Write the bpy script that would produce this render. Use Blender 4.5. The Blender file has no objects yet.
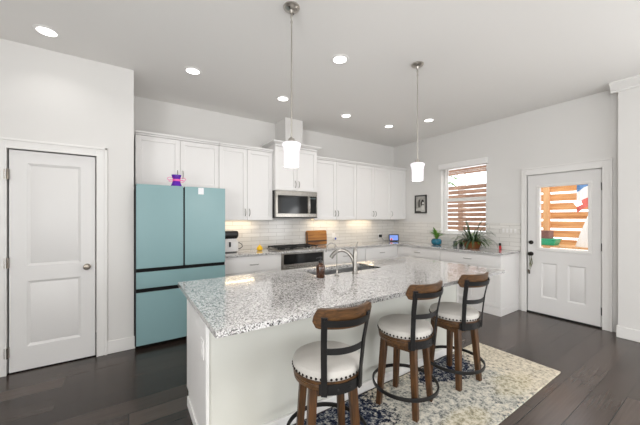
import bpy, bmesh, math, random
from mathutils import Vector, Matrix

random.seed(7)
SC = bpy.context.scene
COL = SC.collection
PI = math.pi
R = math.radians


def lin(c):
    return tuple(((v / 255) / 12.92 if v / 255 <= 0.04045 else ((v / 255 + 0.055) / 1.055) ** 2.4) for v in c)


# ------------------------------------------------------------------ camera
cam_d = bpy.data.cameras.new('camera')
cam = bpy.data.objects.new('camera', cam_d)
COL.objects.link(cam)
SC.camera = cam
cam_d.sensor_width = 36
cam_d.lens = 36 * 286.25 / 640
cam_d.shift_y = 5.35 / 640
cam_d.clip_start = 0.05
cam.location = (0, 0, 1.419)
cam.rotation_euler = (PI / 2, 0, -R(33.749))

# ------------------------------------------------------------------ world, view
w = bpy.data.worlds.new('sky')
SC.world = w
w.use_nodes = True
bg = w.node_tree.nodes['Background']
bg.inputs[0].default_value = (0.93, 0.97, 1.0, 1)
bg.inputs[1].default_value = 2.6
SC.view_settings.view_transform = 'Standard'
SC.view_settings.look = 'None'
SC.view_settings.gamma = 1
SC.view_settings.use_curve_mapping = False
SC.view_settings.exposure = 0.12

H = 3.023
CAN = 1.8          # watts of one recessed light


def area(name, loc, rot, sx, sy, power, col=(1, 1, 1), shape='RECTANGLE', spread=PI):
    d = bpy.data.lights.new(name, 'AREA')
    d.shape = shape
    d.size = sx
    d.size_y = sy
    d.energy = power
    d.color = col
    d.spread = spread
    o = bpy.data.objects.new(name, d)
    o.location = loc
    o.rotation_euler = rot
    COL.objects.link(o)
    return o


# soft fill lights added out of view, in openings around the living room
FILL_COL = (0.99, 0.995, 1.0)
UP = R(44)      # fill lights tilt upwards to brighten the ceiling
area('fill_rear_lamp', (-0.6, -3.62, 1.45), (PI / 2 + UP, 0, 0), 2.0, 2.0, 32, FILL_COL)
area('fill_rear_lamp', (2.6, -3.62, 1.45), (PI / 2 + UP, 0, 0), 2.0, 2.0, 32, FILL_COL)
area('fill_side_lamp', (5.05, -1.5, 1.15), (PI / 2 + UP, 0, PI / 2), 1.9, 2.0, 66, FILL_COL)  # added fill, no glazed door is built here
area('fill_left_lamp', (-2.45, -1.2, 1.5), (PI / 2 + UP, 0, -PI / 2), 1.9, 1.9, 120, FILL_COL)  # added fill aimed across at the right wall
# ------------------------------------------------------------------ materials


def new_mat(name):
    m = bpy.data.materials.new(name)
    m.use_nodes = True
    nt = m.node_tree
    return m, nt, nt.nodes['Principled BSDF']


def mat(name, col, rough=0.5, metal=0.0, emit=None, estr=0.0, trans=0.0, spec=0.5, noise=0.0, nscale=20.0, coat=0.0, bump=0.0, bscale=200.0):
    m, nt, p = new_mat(name)
    c = lin(col)
    p.inputs['Base Color'].default_value = (*c, 1)
    p.inputs['Roughness'].default_value = rough
    p.inputs['Metallic'].default_value = metal
    p.inputs['Specular IOR Level'].default_value = spec
    p.inputs['Transmission Weight'].default_value = trans
    p.inputs['Coat Weight'].default_value = coat
    if emit:
        p.inputs['Emission Color'].default_value = (*lin(emit), 1)
        p.inputs['Emission Strength'].default_value = estr
    if noise or bump:
        tc = nt.nodes.new('ShaderNodeTexCoord')
    if noise:
        n = nt.nodes.new('ShaderNodeTexNoise')
        n.inputs['Scale'].default_value = nscale
        n.inputs['Detail'].default_value = 4
        nt.links.new(tc.outputs['Object'], n.inputs['Vector'])
        mx = nt.nodes.new('ShaderNodeMix')
        mx.data_type = 'RGBA'
        mx.inputs[6].default_value = (*[v * (1 - noise) for v in c], 1)
        mx.inputs[7].default_value = (*[min(1, v * (1 + noise)) for v in c], 1)
        nt.links.new(n.outputs['Fac'], mx.inputs[0])
        nt.links.new(mx.outputs[2], p.inputs['Base Color'])
    if bump:
        n2 = nt.nodes.new('ShaderNodeTexNoise')
        n2.inputs['Scale'].default_value = bscale
        nt.links.new(tc.outputs['Object'], n2.inputs['Vector'])
        b = nt.nodes.new('ShaderNodeBump')
        b.inputs['Strength'].default_value = bump
        b.inputs['Distance'].default_value = 0.002
        nt.links.new(n2.outputs['Fac'], b.inputs['Height'])
        nt.links.new(b.outputs[0], p.inputs['Normal'])
    return m


def ramp(nt, stops, interp='LINEAR'):
    r = nt.nodes.new('ShaderNodeValToRGB')
    r.color_ramp.interpolation = interp
    e = r.color_ramp.elements
    while len(e) < len(stops):
        e.new(0.5)
    for el, (pos, c) in zip(e, stops):
        el.position = pos
        el.color = (*lin(c), 1)
    return r


def granite_mat():
    m, nt, p = new_mat('granite')
    tc = nt.nodes.new('ShaderNodeTexCoord')
    v = nt.nodes.new('ShaderNodeTexVoronoi')
    v.inputs['Scale'].default_value = 215
    nz = nt.nodes.new('ShaderNodeTexNoise')
    nz.inputs['Scale'].default_value = 40
    nz.inputs['Detail'].default_value = 3
    add = nt.nodes.new('ShaderNodeMix')
    add.data_type = 'VECTOR'
    add.inputs[0].default_value = 0.035
    nt.links.new(tc.outputs['Object'], nz.inputs['Vector'])
    nt.links.new(tc.outputs['Object'], add.inputs[4])
    nt.links.new(nz.outputs['Color'], add.inputs[5])
    nt.links.new(add.outputs[1], v.inputs['Vector'])
    sep = nt.nodes.new('ShaderNodeSeparateColor')
    nt.links.new(v.outputs['Color'], sep.inputs[0])
    big = nt.nodes.new('ShaderNodeTexNoise')
    big.inputs['Scale'].default_value = 9
    big.inputs['Detail'].default_value = 4
    nt.links.new(tc.outputs['Object'], big.inputs['Vector'])
    ma = nt.nodes.new('ShaderNodeMath')
    ma.operation = 'MULTIPLY_ADD'
    ma.inputs[1].default_value = 0.3
    ma.inputs[2].default_value = -0.15
    nt.links.new(big.outputs['Fac'], ma.inputs[0])
    ad = nt.nodes.new('ShaderNodeMath')
    ad.operation = 'ADD'
    nt.links.new(sep.outputs[0], ad.inputs[0])
    nt.links.new(ma.outputs[0], ad.inputs[1])
    rp = ramp(nt, [(0.0, (22, 21, 21)), (0.13, (30, 29, 29)), (0.17, (104, 101, 99)), (0.33, (146, 143, 141)),
                   (0.40, (194, 191, 189)), (0.7, (215, 213, 211)), (1.0, (228, 226, 224))])
    nt.links.new(ad.outputs[0], rp.inputs[0])
    nt.links.new(rp.outputs[0], p.inputs['Base Color'])
    p.inputs['Roughness'].default_value = 0.12
    p.inputs['IOR'].default_value = 1.6
    p.inputs['Coat Weight'].default_value = 0.5
    p.inputs['Coat IOR'].default_value = 1.55
    p.inputs['Coat Roughness'].default_value = 0.04
    return m


def tile_mat(axis):
    m, nt, p = new_mat('tile_' + axis)
    tc = nt.nodes.new('ShaderNodeTexCoord')
    s = nt.nodes.new('ShaderNodeSeparateXYZ')
    c = nt.nodes.new('ShaderNodeCombineXYZ')
    nt.links.new(tc.outputs['Object'], s.inputs[0])
    nt.links.new(s.outputs['X' if axis == 'x' else 'Y'], c.inputs['X'])
    nt.links.new(s.outputs['Z'], c.inputs['Y'])
    b = nt.nodes.new('ShaderNodeTexBrick')
    b.inputs['Scale'].default_value = 1
    b.inputs['Brick Width'].default_value = 0.30
    b.inputs['Row Height'].default_value = 0.0650
    b.inputs['Mortar Size'].default_value = 0.0035
    b.inputs['Mortar Smooth'].default_value = 0.2
    b.inputs['Color1'].default_value = (*lin((232, 229, 224)), 1)
    b.inputs['Color2'].default_value = (*lin((222, 219, 214)), 1)
    b.inputs['Mortar'].default_value = (*lin((198, 194, 188)), 1)
    nt.links.new(c.outputs[0], b.inputs['Vector'])
    nt.links.new(b.outputs['Color'], p.inputs['Base Color'])
    bp = nt.nodes.new('ShaderNodeBump')
    bp.inputs['Strength'].default_value = 0.6
    bp.inputs['Distance'].default_value = 0.003
    bp.invert = True
    nt.links.new(b.outputs['Fac'], bp.inputs['Height'])
    nt.links.new(bp.outputs[0], p.inputs['Normal'])
    p.inputs['Roughness'].default_value = 0.16
    return m


def floor_mat():
    m, nt, p = new_mat('dark_wood_planks')
    tc = nt.nodes.new('ShaderNodeTexCoord')
    b = nt.nodes.new('ShaderNodeTexBrick')
    b.offset = 0.37
    b.inputs['Scale'].default_value = 1
    b.inputs['Brick Width'].default_value = 1.25
    b.inputs['Row Height'].default_value = 0.178
    b.inputs['Mortar Size'].default_value = 0.0032
    b.inputs['Mortar Smooth'].default_value = 0.1
    b.inputs['Bias'].default_value = 0.0
    b.inputs['Color1'].default_value = (*lin((52, 43, 38)), 1)
    b.inputs['Color2'].default_value = (*lin((88, 76, 69)), 1)
    b.inputs['Mortar'].default_value = (*lin((30, 26, 24)), 1)
    nt.links.new(tc.outputs['Object'], b.inputs['Vector'])
    mp = nt.nodes.new('ShaderNodeMapping')
    mp.inputs['Scale'].default_value = (1.5, 34, 1)
    nt.links.new(tc.outputs['Object'], mp.inputs['Vector'])
    n = nt.nodes.new('ShaderNodeTexNoise')
    n.inputs['Scale'].default_value = 2.0
    n.inputs['Detail'].default_value = 6
    nt.links.new(mp.outputs[0], n.inputs['Vector'])
    g = ramp(nt, [(0.3, (226, 226, 226)), (0.7, (255, 255, 255))])
    nt.links.new(n.outputs['Fac'], g.inputs[0])
    mx = nt.nodes.new('ShaderNodeMix')
    mx.data_type = 'RGBA'
    mx.blend_type = 'MULTIPLY'
    mx.inputs[0].default_value = 1
    nt.links.new(b.outputs['Color'], mx.inputs[6])
    nt.links.new(g.outputs[0], mx.inputs[7])
    nt.links.new(mx.outputs[2], p.inputs['Base Color'])
    mr = nt.nodes.new('ShaderNodeMapRange')
    mr.inputs['To Min'].default_value = 0.18
    mr.inputs['To Max'].default_value = 0.27
    nt.links.new(n.outputs['Fac'], mr.inputs['Value'])
    nt.links.new(mr.outputs[0], p.inputs['Roughness'])
    bp = nt.nodes.new('ShaderNodeBump')
    bp.inputs['Strength'].default_value = 0.35
    bp.inputs['Distance'].default_value = 0.002
    bp.invert = True
    nt.links.new(b.outputs['Fac'], bp.inputs['Height'])
    nt.links.new(bp.outputs[0], p.inputs['Normal'])
    return m


def wood_mat(name, c1, c2, stretch=(3, 40, 40), rough=0.4, scale=2.0, dark=None):
    m, nt, p = new_mat(name)
    tc = nt.nodes.new('ShaderNodeTexCoord')
    mp = nt.nodes.new('ShaderNodeMapping')
    mp.inputs['Scale'].default_value = stretch
    nt.links.new(tc.outputs['Object'], mp.inputs['Vector'])
    n = nt.nodes.new('ShaderNodeTexNoise')
    n.inputs['Scale'].default_value = scale
    n.inputs['Detail'].default_value = 5
    n.inputs['Distortion'].default_value = 0.6
    nt.links.new(mp.outputs[0], n.inputs['Vector'])
    st = [(0.3, c1), (0.7, c2)]
    if dark:
        st = [(0.25, dark), (0.38, c1), (0.7, c2)]
    g = ramp(nt, st)
    nt.links.new(n.outputs['Fac'], g.inputs[0])
    nt.links.new(g.outputs[0], p.inputs['Base Color'])
    p.inputs['Roughness'].default_value = rough
    return m


def rug_mat():
    m, nt, p = new_mat('rug_pile')
    tc = nt.nodes.new('ShaderNodeTexCoord')
    # wide soft patches of cream, mustard, grey-blue and navy, broken up by fine distress
    big = nt.nodes.new('ShaderNodeTexNoise')
    big.inputs['Scale'].default_value = 2.1
    big.inputs['Detail'].default_value = 3
    big.inputs['Distortion'].default_value = 0.8
    nt.links.new(tc.outputs['Object'], big.inputs['Vector'])
    fine = nt.nodes.new('ShaderNodeTexNoise')
    fine.inputs['Scale'].default_value = 34
    fine.inputs['Detail'].default_value = 7
    fine.inputs['Roughness'].default_value = 0.75
    nt.links.new(tc.outputs['Object'], fine.inputs['Vector'])

    def dist(pt, sx, sy):
        mp = nt.nodes.new('ShaderNodeMapping')
        mp.inputs['Location'].default_value = (-pt[0] / sx, -pt[1] / sy, 0)
        mp.inputs['Scale'].default_value = (1 / sx, 1 / sy, 0)
        nt.links.new(tc.outputs['Object'], mp.inputs['Vector'])
        l = nt.nodes.new('ShaderNodeVectorMath')
        l.operation = 'LENGTH'
        nt.links.new(mp.outputs[0], l.inputs[0])
        return l.outputs['Value']

    def math_(op, a, b):
        n = nt.nodes.new('ShaderNodeMath')
        n.operation = op
        for i, x in enumerate((a, b)):
            if isinstance(x, (int, float)):
                n.inputs[i].default_value = x
            else:
                nt.links.new(x, n.inputs[i])
        return n.outputs[0]
    cream = ramp(nt, [(0.38, (150, 142, 128)), (0.5, (205, 195, 176)), (0.62, (224, 214, 196))])
    nt.links.new(fine.outputs['Fac'], cream.inputs[0])
    gray = ramp(nt, [(0.40, (70, 80, 92)), (0.46, (150, 154, 150)), (0.58, (208, 204, 194))])
    nt.links.new(fine.outputs['Fac'], gray.inputs[0])
    navy = ramp(nt, [(0.42, (22, 26, 42)), (0.50, (44, 52, 74)), (0.56, (140, 142, 142)), (0.66, (204, 198, 186))])
    nt.links.new(fine.outputs['Fac'], navy.inputs[0])
    must = ramp(nt, [(0.40, (158, 146, 112)), (0.48, (190, 178, 142)), (0.6, (212, 204, 184))])
    nt.links.new(fine.outputs['Fac'], must.inputs[0])

    def mix(fac, a, b):
        x = nt.nodes.new('ShaderNodeMix')
        x.data_type = 'RGBA'
        nt.links.new(fac, x.inputs[0])
        nt.links.new(a, x.inputs[6])
        nt.links.new(b, x.inputs[7])
        return x.outputs[2]

    def mask(d, lo, hi, top=1.0, wob=1.3):
        # 1 inside the patch, falling to 0, edge broken by the big and fine noises
        j = math_('MULTIPLY', math_('SUBTRACT', big.outputs['Fac'], 0.5), wob)
        j2 = math_('MULTIPLY', math_('SUBTRACT', fine.outputs['Fac'], 0.5), 1.6)
        dd = math_('ADD', math_('ADD', d, j), j2)
        mr = nt.nodes.new('ShaderNodeMapRange')
        mr.inputs['From Min'].default_value = lo
        mr.inputs['From Max'].default_value = hi
        mr.inputs['To Min'].default_value = top
        mr.inputs['To Max'].default_value = 0
        nt.links.new(dd, mr.inputs['Value'])
        return mr.outputs[0]
    c = cream.outputs[0]
    c = mix(mask(dist((2.0, 1.3), 0.95, 0.40), 0.75, 1.1, 0.75), c, gray.outputs[0])
    c = mix(mask(dist((2.75, 1.12), 0.30, 0.13), 0.6, 1.05, 0.5), c, must.outputs[0])
    c = mix(mask(dist((1.9, 1.08), 0.30, 0.10), 0.6, 1.05, 0.5), c, must.outputs[0])
    c = mix(mask(dist((2.45, 1.58), 0.42, 0.20), 0.75, 1.0), c, navy.outputs[0])
    c = mix(mask(dist((1.12, 1.60), 0.50, 0.33), 0.8, 1.02), c, navy.outputs[0])
    nt.links.new(c, p.inputs['Base Color'])
    p.inputs['Roughness'].default_value = 0.95
    p.inputs['Specular IOR Level'].default_value = 0.1
    bp = nt.nodes.new('ShaderNodeBump')
    bp.inputs['Strength'].default_value = 0.5
    bp.inputs['Distance'].default_value = 0.004
    nt.links.new(fine.outputs['Fac'], bp.inputs['Height'])
    nt.links.new(bp.outputs[0], p.inputs['Normal'])
    return m


def glass_mat(name, tint=(255, 255, 255), refl=0.03):
    m = bpy.data.materials.new(name)
    m.use_nodes = True
    nt = m.node_tree
    nt.nodes.remove(nt.nodes['Principled BSDF'])
    o = nt.nodes['Material Output']
    t = nt.nodes.new('ShaderNodeBsdfTransparent')
    t.inputs[0].default_value = (*lin(tint), 1)
    g = nt.nodes.new('ShaderNodeBsdfGlossy')
    g.inputs['Roughness'].default_value = 0.02
    x = nt.nodes.new('ShaderNodeMixShader')
    x.inputs[0].default_value = refl
    nt.links.new(t.outputs[0], x.inputs[1])
    nt.links.new(g.outputs[0], x.inputs[2])
    nt.links.new(x.outputs[0], o.inputs[0])
    return m


def brushed_mat(name, col, rough=0.28, stretch=(2, 2, 120)):
    m, nt, p = new_mat(name)
    p.inputs['Base Color'].default_value = (*lin(col), 1)
    p.inputs['Metallic'].default_value = 1
    tc = nt.nodes.new('ShaderNodeTexCoord')
    mp = nt.nodes.new('ShaderNodeMapping')
    mp.inputs['Scale'].default_value = stretch
    nt.links.new(tc.outputs['Object'], mp.inputs['Vector'])
    n = nt.nodes.new('ShaderNodeTexNoise')
    n.inputs['Scale'].default_value = 4
    nt.links.new(mp.outputs[0], n.inputs['Vector'])
    mr = nt.nodes.new('ShaderNodeMapRange')
    mr.inputs['To Min'].default_value = rough * 0.7
    mr.inputs['To Max'].default_value = rough * 1.4
    nt.links.new(n.outputs['Fac'], mr.inputs['Value'])
    nt.links.new(mr.outputs[0], p.inputs['Roughness'])
    return m


M = dict(
    wall=mat('wall_paint', (223, 221, 218), 0.85, spec=0.2, bump=0.06, bscale=260),
    ceil=mat('ceiling_paint', (238, 236, 233), 0.9, spec=0.2, bump=0.05, bscale=260),
    trim=mat('white_trim', (232, 230, 227), 0.4),
    door=mat('door_paint', (226, 224, 222), 0.42),
    cab=mat('cabinet_white', (236, 234, 232), 0.38, noise=0.01, nscale=3),
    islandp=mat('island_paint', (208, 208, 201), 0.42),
    floor=floor_mat(),
    granite=granite_mat(),
    tile_x=tile_mat('x'),
    tile_y=tile_mat('y'),
    teal=mat('teal_glass_panel', (134, 167, 170), 0.28, noise=0.01, nscale=2, spec=0.4),
    charcoal=mat('charcoal_steel', (38, 38, 40), 0.45),
    black=mat('black_plastic', (16, 16, 17), 0.35),
    dark_gap=mat('dark_recess', (8, 8, 9), 0.6, spec=0.2),
    nickel=brushed_mat('brushed_nickel', (150, 146, 140), 0.3),
    steel=brushed_mat('stainless_steel', (160, 156, 150), 0.26, (120, 2, 2)),
    nickel_light=brushed_mat('satin_nickel', (190, 185, 178), 0.3),
    sinksteel=brushed_mat('sink_steel', (196, 196, 196), 0.35, (60, 60, 2)),
    blackglass=mat('black_oven_glass', (12, 13, 14), 0.08, spec=0.35),
    iron=mat('cast_iron', (24, 24, 25), 0.55, noise=0.2),
    metal_black=mat('black_powder_coat', (24, 23, 23), 0.42, spec=0.4),
    walnut=wood_mat('brown_stool_wood', (60, 38, 18), (96, 62, 31), (30, 30, 3), 0.42, 2.2, (40, 26, 13)),
    walnut_x=wood_mat('brown_rail_wood', (68, 46, 26), (104, 72, 41), (4, 30, 40), 0.4, 2.2, (46, 31, 18)),
    linen=mat('cream_linen', (196, 192, 186), 0.95, noise=0.06, nscale=160, spec=0.1, bump=0.3, bscale=500),
    nail=mat('dark_nailhead', (40, 34, 30), 0.35, metal=0.8),
    acacia=wood_mat('acacia_board', (132, 80, 30), (192, 134, 60), (1.5, 9, 14), 0.4, 1.6, (96, 54, 20)),
    dkwood=wood_mat('dark_board_edge', (44, 24, 10), (66, 38, 16), (2, 14, 14), 0.45),
    fence=wood_mat('cedar_fence', (206, 142, 84), (236, 182, 124), (14, 1.2, 14), 0.75, 1.5, (168, 104, 56)),
    fencepost=wood_mat('cedar_post', (206, 150, 96), (228, 182, 132), (14, 14, 1.2), 0.75, 1.5),
    brownfence=wood_mat('brown_fence_wood', (120, 86, 66), (160, 124, 100), (14, 1.2, 14), 0.8, 1.5, (98, 68, 52)),  # browner and darker boards than the cedar fence
    patio=mat('patio_concrete', (206, 202, 194), 0.9, noise=0.05, nscale=6),
    grass=mat('lawn', (110, 138, 74), 0.95, noise=0.3, nscale=30),
    glass=glass_mat('window_glass'),
    shade=mat('frosted_shade', (226, 222, 230), 0.35, emit=(255, 248, 253), estr=0.5),
    clear=glass_mat('clear_shade_glass', (240, 240, 244), 0.16),
    lamp=mat('downlight_lens', (255, 255, 255), 0.5, emit=(255, 250, 246), estr=4),
    ledbar=mat('warm_led', (255, 240, 210), 0.5, emit=(255, 226, 178), estr=3.5),
    white=mat('white_plastic', (238, 236, 234), 0.35),
    plate=mat('switch_plate_white', (222, 219, 214), 0.4),
    paper=mat('white_paper', (240, 240, 242), 0.7),
    amber=mat('amber_glass', (84, 42, 6), 0.05, trans=0.55, spec=0.6),
    amberlabel=mat('soap_inside', (34, 16, 5), 0.3),
    yellow=mat('yellow_glaze', (246, 196, 26), 0.3),
    purple=mat('purple_foil', (92, 26, 168), 0.25, noise=0.15, nscale=30),
    pink=mat('pink_ribbon', (240, 96, 176), 0.35),
    tealpot=mat('teal_glaze', (20, 104, 128), 0.2, noise=0.2, nscale=60),
    wicker=wood_mat('brown_wicker', (104, 58, 24), (150, 92, 42), (60, 60, 90), 0.7, 2.0, (64, 36, 16)),
    leaf=mat('green_leaf', (100, 146, 58), 0.45, noise=0.3, nscale=25),
    leaf_dark=mat('dark_leaf', (54, 78, 44), 0.5, noise=0.35, nscale=25),
    leaf_pale=mat('variegated_leaf', (132, 152, 104), 0.5, noise=0.25, nscale=30),
    soil=mat('potting_soil', (50, 36, 26), 0.95),
    red=mat('red_plastic', (196, 40, 44), 0.4),
    blue=mat('blue_plastic', (52, 78, 176), 0.4),
    green=mat('green_plastic', (40, 176, 130), 0.4),
    mauve=mat('brown_bin', (128, 84, 78), 0.6),
    canvas=mat('white_canvas', (236, 234, 230), 0.9),
    flag_blue=mat('flag_blue', (96, 138, 186), 0.8),
    flag_red=mat('flag_red', (216, 110, 100), 0.8),
    jar=mat('smoky_jar', (120, 132, 130), 0.1, trans=0.6),
    frame=mat('dark_frame', (44, 42, 40), 0.4),
    lanyard=mat('olive_lanyard', (112, 112, 88), 0.8, noise=0.4, nscale=90),
    bronze=mat('dark_knob', (52, 48, 45), 0.28, metal=0.9),
    satin=brushed_mat('satin_knob', (134, 126, 116), 0.22),
    brown_siding=mat('neighbour_siding', (176, 150, 128), 0.8),
    tree=mat('tree_leaves', (120, 152, 84), 0.8, noise=0.4, nscale=4),
)

# ------------------------------------------------------------------ mesh helpers


class B:
    def __init__(self):
        self.bm = bmesh.new()

    def box(self, x0, x1, y0, y1, z0, z1):
        v = [self.bm.verts.new(p) for p in ((x0, y0, z0), (x1, y0, z0), (x1, y1, z0), (x0, y1, z0),
                                            (x0, y0, z1), (x1, y0, z1), (x1, y1, z1), (x0, y1, z1))]
        for f in ((0, 3, 2, 1), (4, 5, 6, 7), (0, 1, 5, 4), (1, 2, 6, 5), (2, 3, 7, 6), (3, 0, 4, 7)):
            self.bm.faces.new([v[i] for i in f])
        return self

    def hexa(self, low, up):
        v = [self.bm.verts.new(p) for p in list(low) + list(up)]
        for f in ((0, 3, 2, 1), (4, 5, 6, 7), (0, 1, 5, 4), (1, 2, 6, 5), (2, 3, 7, 6), (3, 0, 4, 7)):
            self.bm.faces.new([v[i] for i in f])
        return self

    def lathe(self, prof, c=(0, 0, 0), seg=32, axis='z', loop=False):
        rings = []
        for r, h in prof:
            ring = []
            if r < 1e-6:
                ring = [self.bm.verts.new(self._ax(0, 0, h, c, axis))]
            else:
                for i in range(seg):
                    a = 2 * PI * i / seg
                    ring.append(self.bm.verts.new(self._ax(r * math.cos(a), r * math.sin(a), h, c, axis)))
            rings.append(ring)
        for a, b in zip(rings, rings[1:]):
            for i in range(seg):
                j = (i + 1) % seg
                if len(a) == 1 and len(b) == 1:
                    continue
                if len(a) == 1:
                    self.bm.faces.new([a[0], b[j], b[i]])
                elif len(b) == 1:
                    self.bm.faces.new([a[i], a[j], b[0]])
                else:
                    self.bm.faces.new([a[i], a[j], b[j], b[i]])
        if loop:
            a, b = rings[-1], rings[0]
            for i in range(seg):
                j = (i + 1) % seg
                self.bm.faces.new([a[i], a[j], b[j], b[i]])
            return self
        if len(rings[0]) > 1:
            self.bm.faces.new(list(reversed(rings[0])))
        if len(rings[-1]) > 1:
            self.bm.faces.new(rings[-1])
        return self

    @staticmethod
    def _ax(x, y, h, c, axis):
        if axis == 'z':
            return (c[0] + x, c[1] + y, c[2] + h)
        if axis == 'y':
            return (c[0] + x, c[1] + h, c[2] + y)
        return (c[0] + h, c[1] + x, c[2] + y)

    def cyl(self, c, r, h, seg=24, axis='z'):
        return self.lathe([(r, 0), (r, h)], c, seg, axis)

    def tube(self, pts, r, seg=10, closed=False, flat=None):
        """a round (or flat = (half width, half thickness)) bar swept along pts; r may be a list"""
        pts = [Vector(p) for p in pts]
        n = len(pts)
        rings = []
        up = None
        for i, p in enumerate(pts):
            if closed:
                t = (pts[(i + 1) % n] - pts[i - 1]).normalized()
            else:
                t = (pts[min(i + 1, n - 1)] - pts[max(i - 1, 0)]).normalized()
            if up is None:
                ref = Vector((0, 0, 1)) if abs(t.z) < 0.9 else Vector((0, 1, 0))
                up = (ref - t * ref.dot(t)).normalized()
            else:
                up = (up - t * up.dot(t)).normalized()
            sd = t.cross(up)
            rr = r[i] if isinstance(r, (list, tuple)) else r
            ring = []
            if flat:
                for a, b in ((1, 1), (-1, 1), (-1, -1), (1, -1)):
                    ring.append(self.bm.verts.new(p + up * (a * flat[0]) + sd * (b * flat[1])))
            else:
                for k in range(seg):
                    a = 2 * PI * k / seg
                    ring.append(self.bm.verts.new(p + up * (math.cos(a) * rr) + sd * (math.sin(a) * rr)))
            rings.append(ring)
        m = len(rings[0])
        pairs = list(zip(rings, rings[1:]))
        if closed:
            pairs.append((rings[-1], rings[0]))
        for a, b in pairs:
            for k in range(m):
                self.bm.faces.new([a[k], a[(k + 1) % m], b[(k + 1) % m], b[k]])
        if not closed:
            self.bm.faces.new(list(reversed(rings[0])))
            self.bm.faces.new(rings[-1])
        return self

    def prism(self, poly, axis, a0, a1):
        """extrude a 2-D outline; axis x: poly=(y,z); y: poly=(x,z); z: poly=(x,y)"""
        def P(u, v, a):
            return {'x': (a, u, v), 'y': (u, a, v), 'z': (u, v, a)}[axis]
        lo = [self.bm.verts.new(P(u, v, a0)) for u, v in poly]
        hi = [self.bm.verts.new(P(u, v, a1)) for u, v in poly]
        n = len(poly)
        self.bm.faces.new(list(reversed(lo)))
        self.bm.faces.new(hi)
        for i in range(n):
            self.bm.faces.new([lo[i], lo[(i + 1) % n], hi[(i + 1) % n], hi[i]])
        return self

    def sphere(self, c, r, seg=16, rings=10, sc=(1, 1, 1)):
        prof = []
        for i in range(rings + 1):
            a = -PI / 2 + PI * i / rings
            prof.append((max(0, r * math.cos(a)) if 0 < i < rings else 0, r * math.sin(a)))
        n0 = len(self.bm.verts)
        self.lathe(prof, (0, 0, 0), seg)
        self.bm.verts.ensure_lookup_table()
        for v in self.bm.verts[n0:]:
            v.co = Vector((v.co.x * sc[0] + c[0], v.co.y * sc[1] + c[1], v.co.z * sc[2] + c[2]))
        return self

    def leaf(self, base, direc, length, width, droop=0.4, seg=6, thick=0.0006):
        """a blade with a folded midrib, bending down along its length"""
        base = Vector(base)
        d = Vector(direc).normalized()
        side = d.cross(Vector((0, 0, 1)))
        if side.length < 1e-3:
            side = Vector((1, 0, 0))
        side.normalize()
        p = base.copy()
        rows = []
        for i in range(seg + 1):
            t = i / seg
            wd = width * 0.5 * math.sin(PI * min(1, 0.08 + t * 0.92)) ** 0.8 + 0.0004
            nrm = side.cross(d).normalized()
            rows.append((p - side * wd + nrm * wd * 0.25, p.copy(), p + side * wd + nrm * wd * 0.25))
            d = (d + Vector((0, 0, -droop / seg))).normalized()
            p = p + d * (length / seg)
        vs = [[self.bm.verts.new(q) for q in row] for row in rows]
        for a, b in zip(vs, vs[1:]):
            self.bm.faces.new([a[0], a[1], b[1], b[0]])
            self.bm.faces.new([a[1], a[2], b[2], b[1]])
        return self

    def clamp(self, x1=9, y1=9, z0=-9, y0=-9, x0=-9):
        for v in self.bm.verts:
            v.co.x = max(x0, min(x1 - 0.02 * abs(v.co.z), v.co.x))
            v.co.y = max(y0, min(y1, v.co.y))
            if v.co.z < z0:
                v.co.z = z0 + 0.002 * abs(math.sin(v.co.x * 300))
        return self

    def build(self, name, m, parent=None, bevel=0.0, sharp=38, loc=None):
        bm = self.bm
        bmesh.ops.recalc_face_normals(bm, faces=bm.faces)
        for f in bm.faces:
            f.smooth = True
        lim = R(sharp)
        for e in bm.edges:
            if len(e.link_faces) == 2 and e.calc_face_angle(0) > lim:
                e.smooth = False
        me = bpy.data.meshes.new(name)
        bm.to_mesh(me)
        bm.free()
        o = bpy.data.objects.new(name, me)
        me.materials.append(M[m] if isinstance(m, str) else m)
        COL.objects.link(o)
        if parent:
            o.parent = parent
        if loc:
            o.location = loc
        if bevel:
            b = o.modifiers.new('edge', 'BEVEL')
            b.width = bevel
            b.segments = 2
            b.limit_method = 'ANGLE'
            b.angle_limit = R(40)
        return o


def rrect(cx, cy, w, h, r, n=5):
    pts = []
    for sx, sy, a0 in ((1, 1, 0), (-1, 1, 90), (-1, -1, 180), (1, -1, 270)):
        for i in range(n + 1):
            a = R(a0 + 90 * i / n)
            pts.append((cx + sx * (w / 2 - r) + r * math.cos(a), cy + sy * (h / 2 - r) + r * math.sin(a)))
    return pts


def tag(o, label, cat, group=None, kind=None):
    o['label'] = label
    o['category'] = cat
    if group:
        o['group'] = group
    if kind:
        o['kind'] = kind
    return o


def thing(name, label, cat, loc=(0, 0, 0), rz=0, group=None):
    o = bpy.data.objects.new(name, None)
    COL.objects.link(o)
    o.location = loc
    o.rotation_euler = (0, 0, rz)
    o.empty_display_size = 0.1
    return tag(o, label, cat, group)


def struct(o, label, cat):
    return tag(o, label, cat, kind='structure')


# ------------------------------------------------------------------ room shell
XR, YW, YP, XP = 5.0175, 4.487, 3.713, 0.046      # right wall, kitchen wall, pantry wall, pantry corner
XB, YB = 4.845, 0.862                              # thicker stretch of the right wall
XL, YN = -2.5, -3.7
T = 0.17

struct(B().box(XL - T, XR + T, YN - T, YW + T, -0.12, 0).build('floor', 'floor'), 'dark brown wood plank floor', 'floor')
struct(B().box(XL - T, XR + T, YN - T, YW + T, H, H + 0.15).build('ceiling', 'ceil'), 'flat off white painted ceiling', 'ceiling')
struct(B().box(XP - 0.11, XR + T, YW, YW + T, 0, H).build('wall_back', 'wall'), 'off white wall behind the kitchen cabinets', 'wall')
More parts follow.
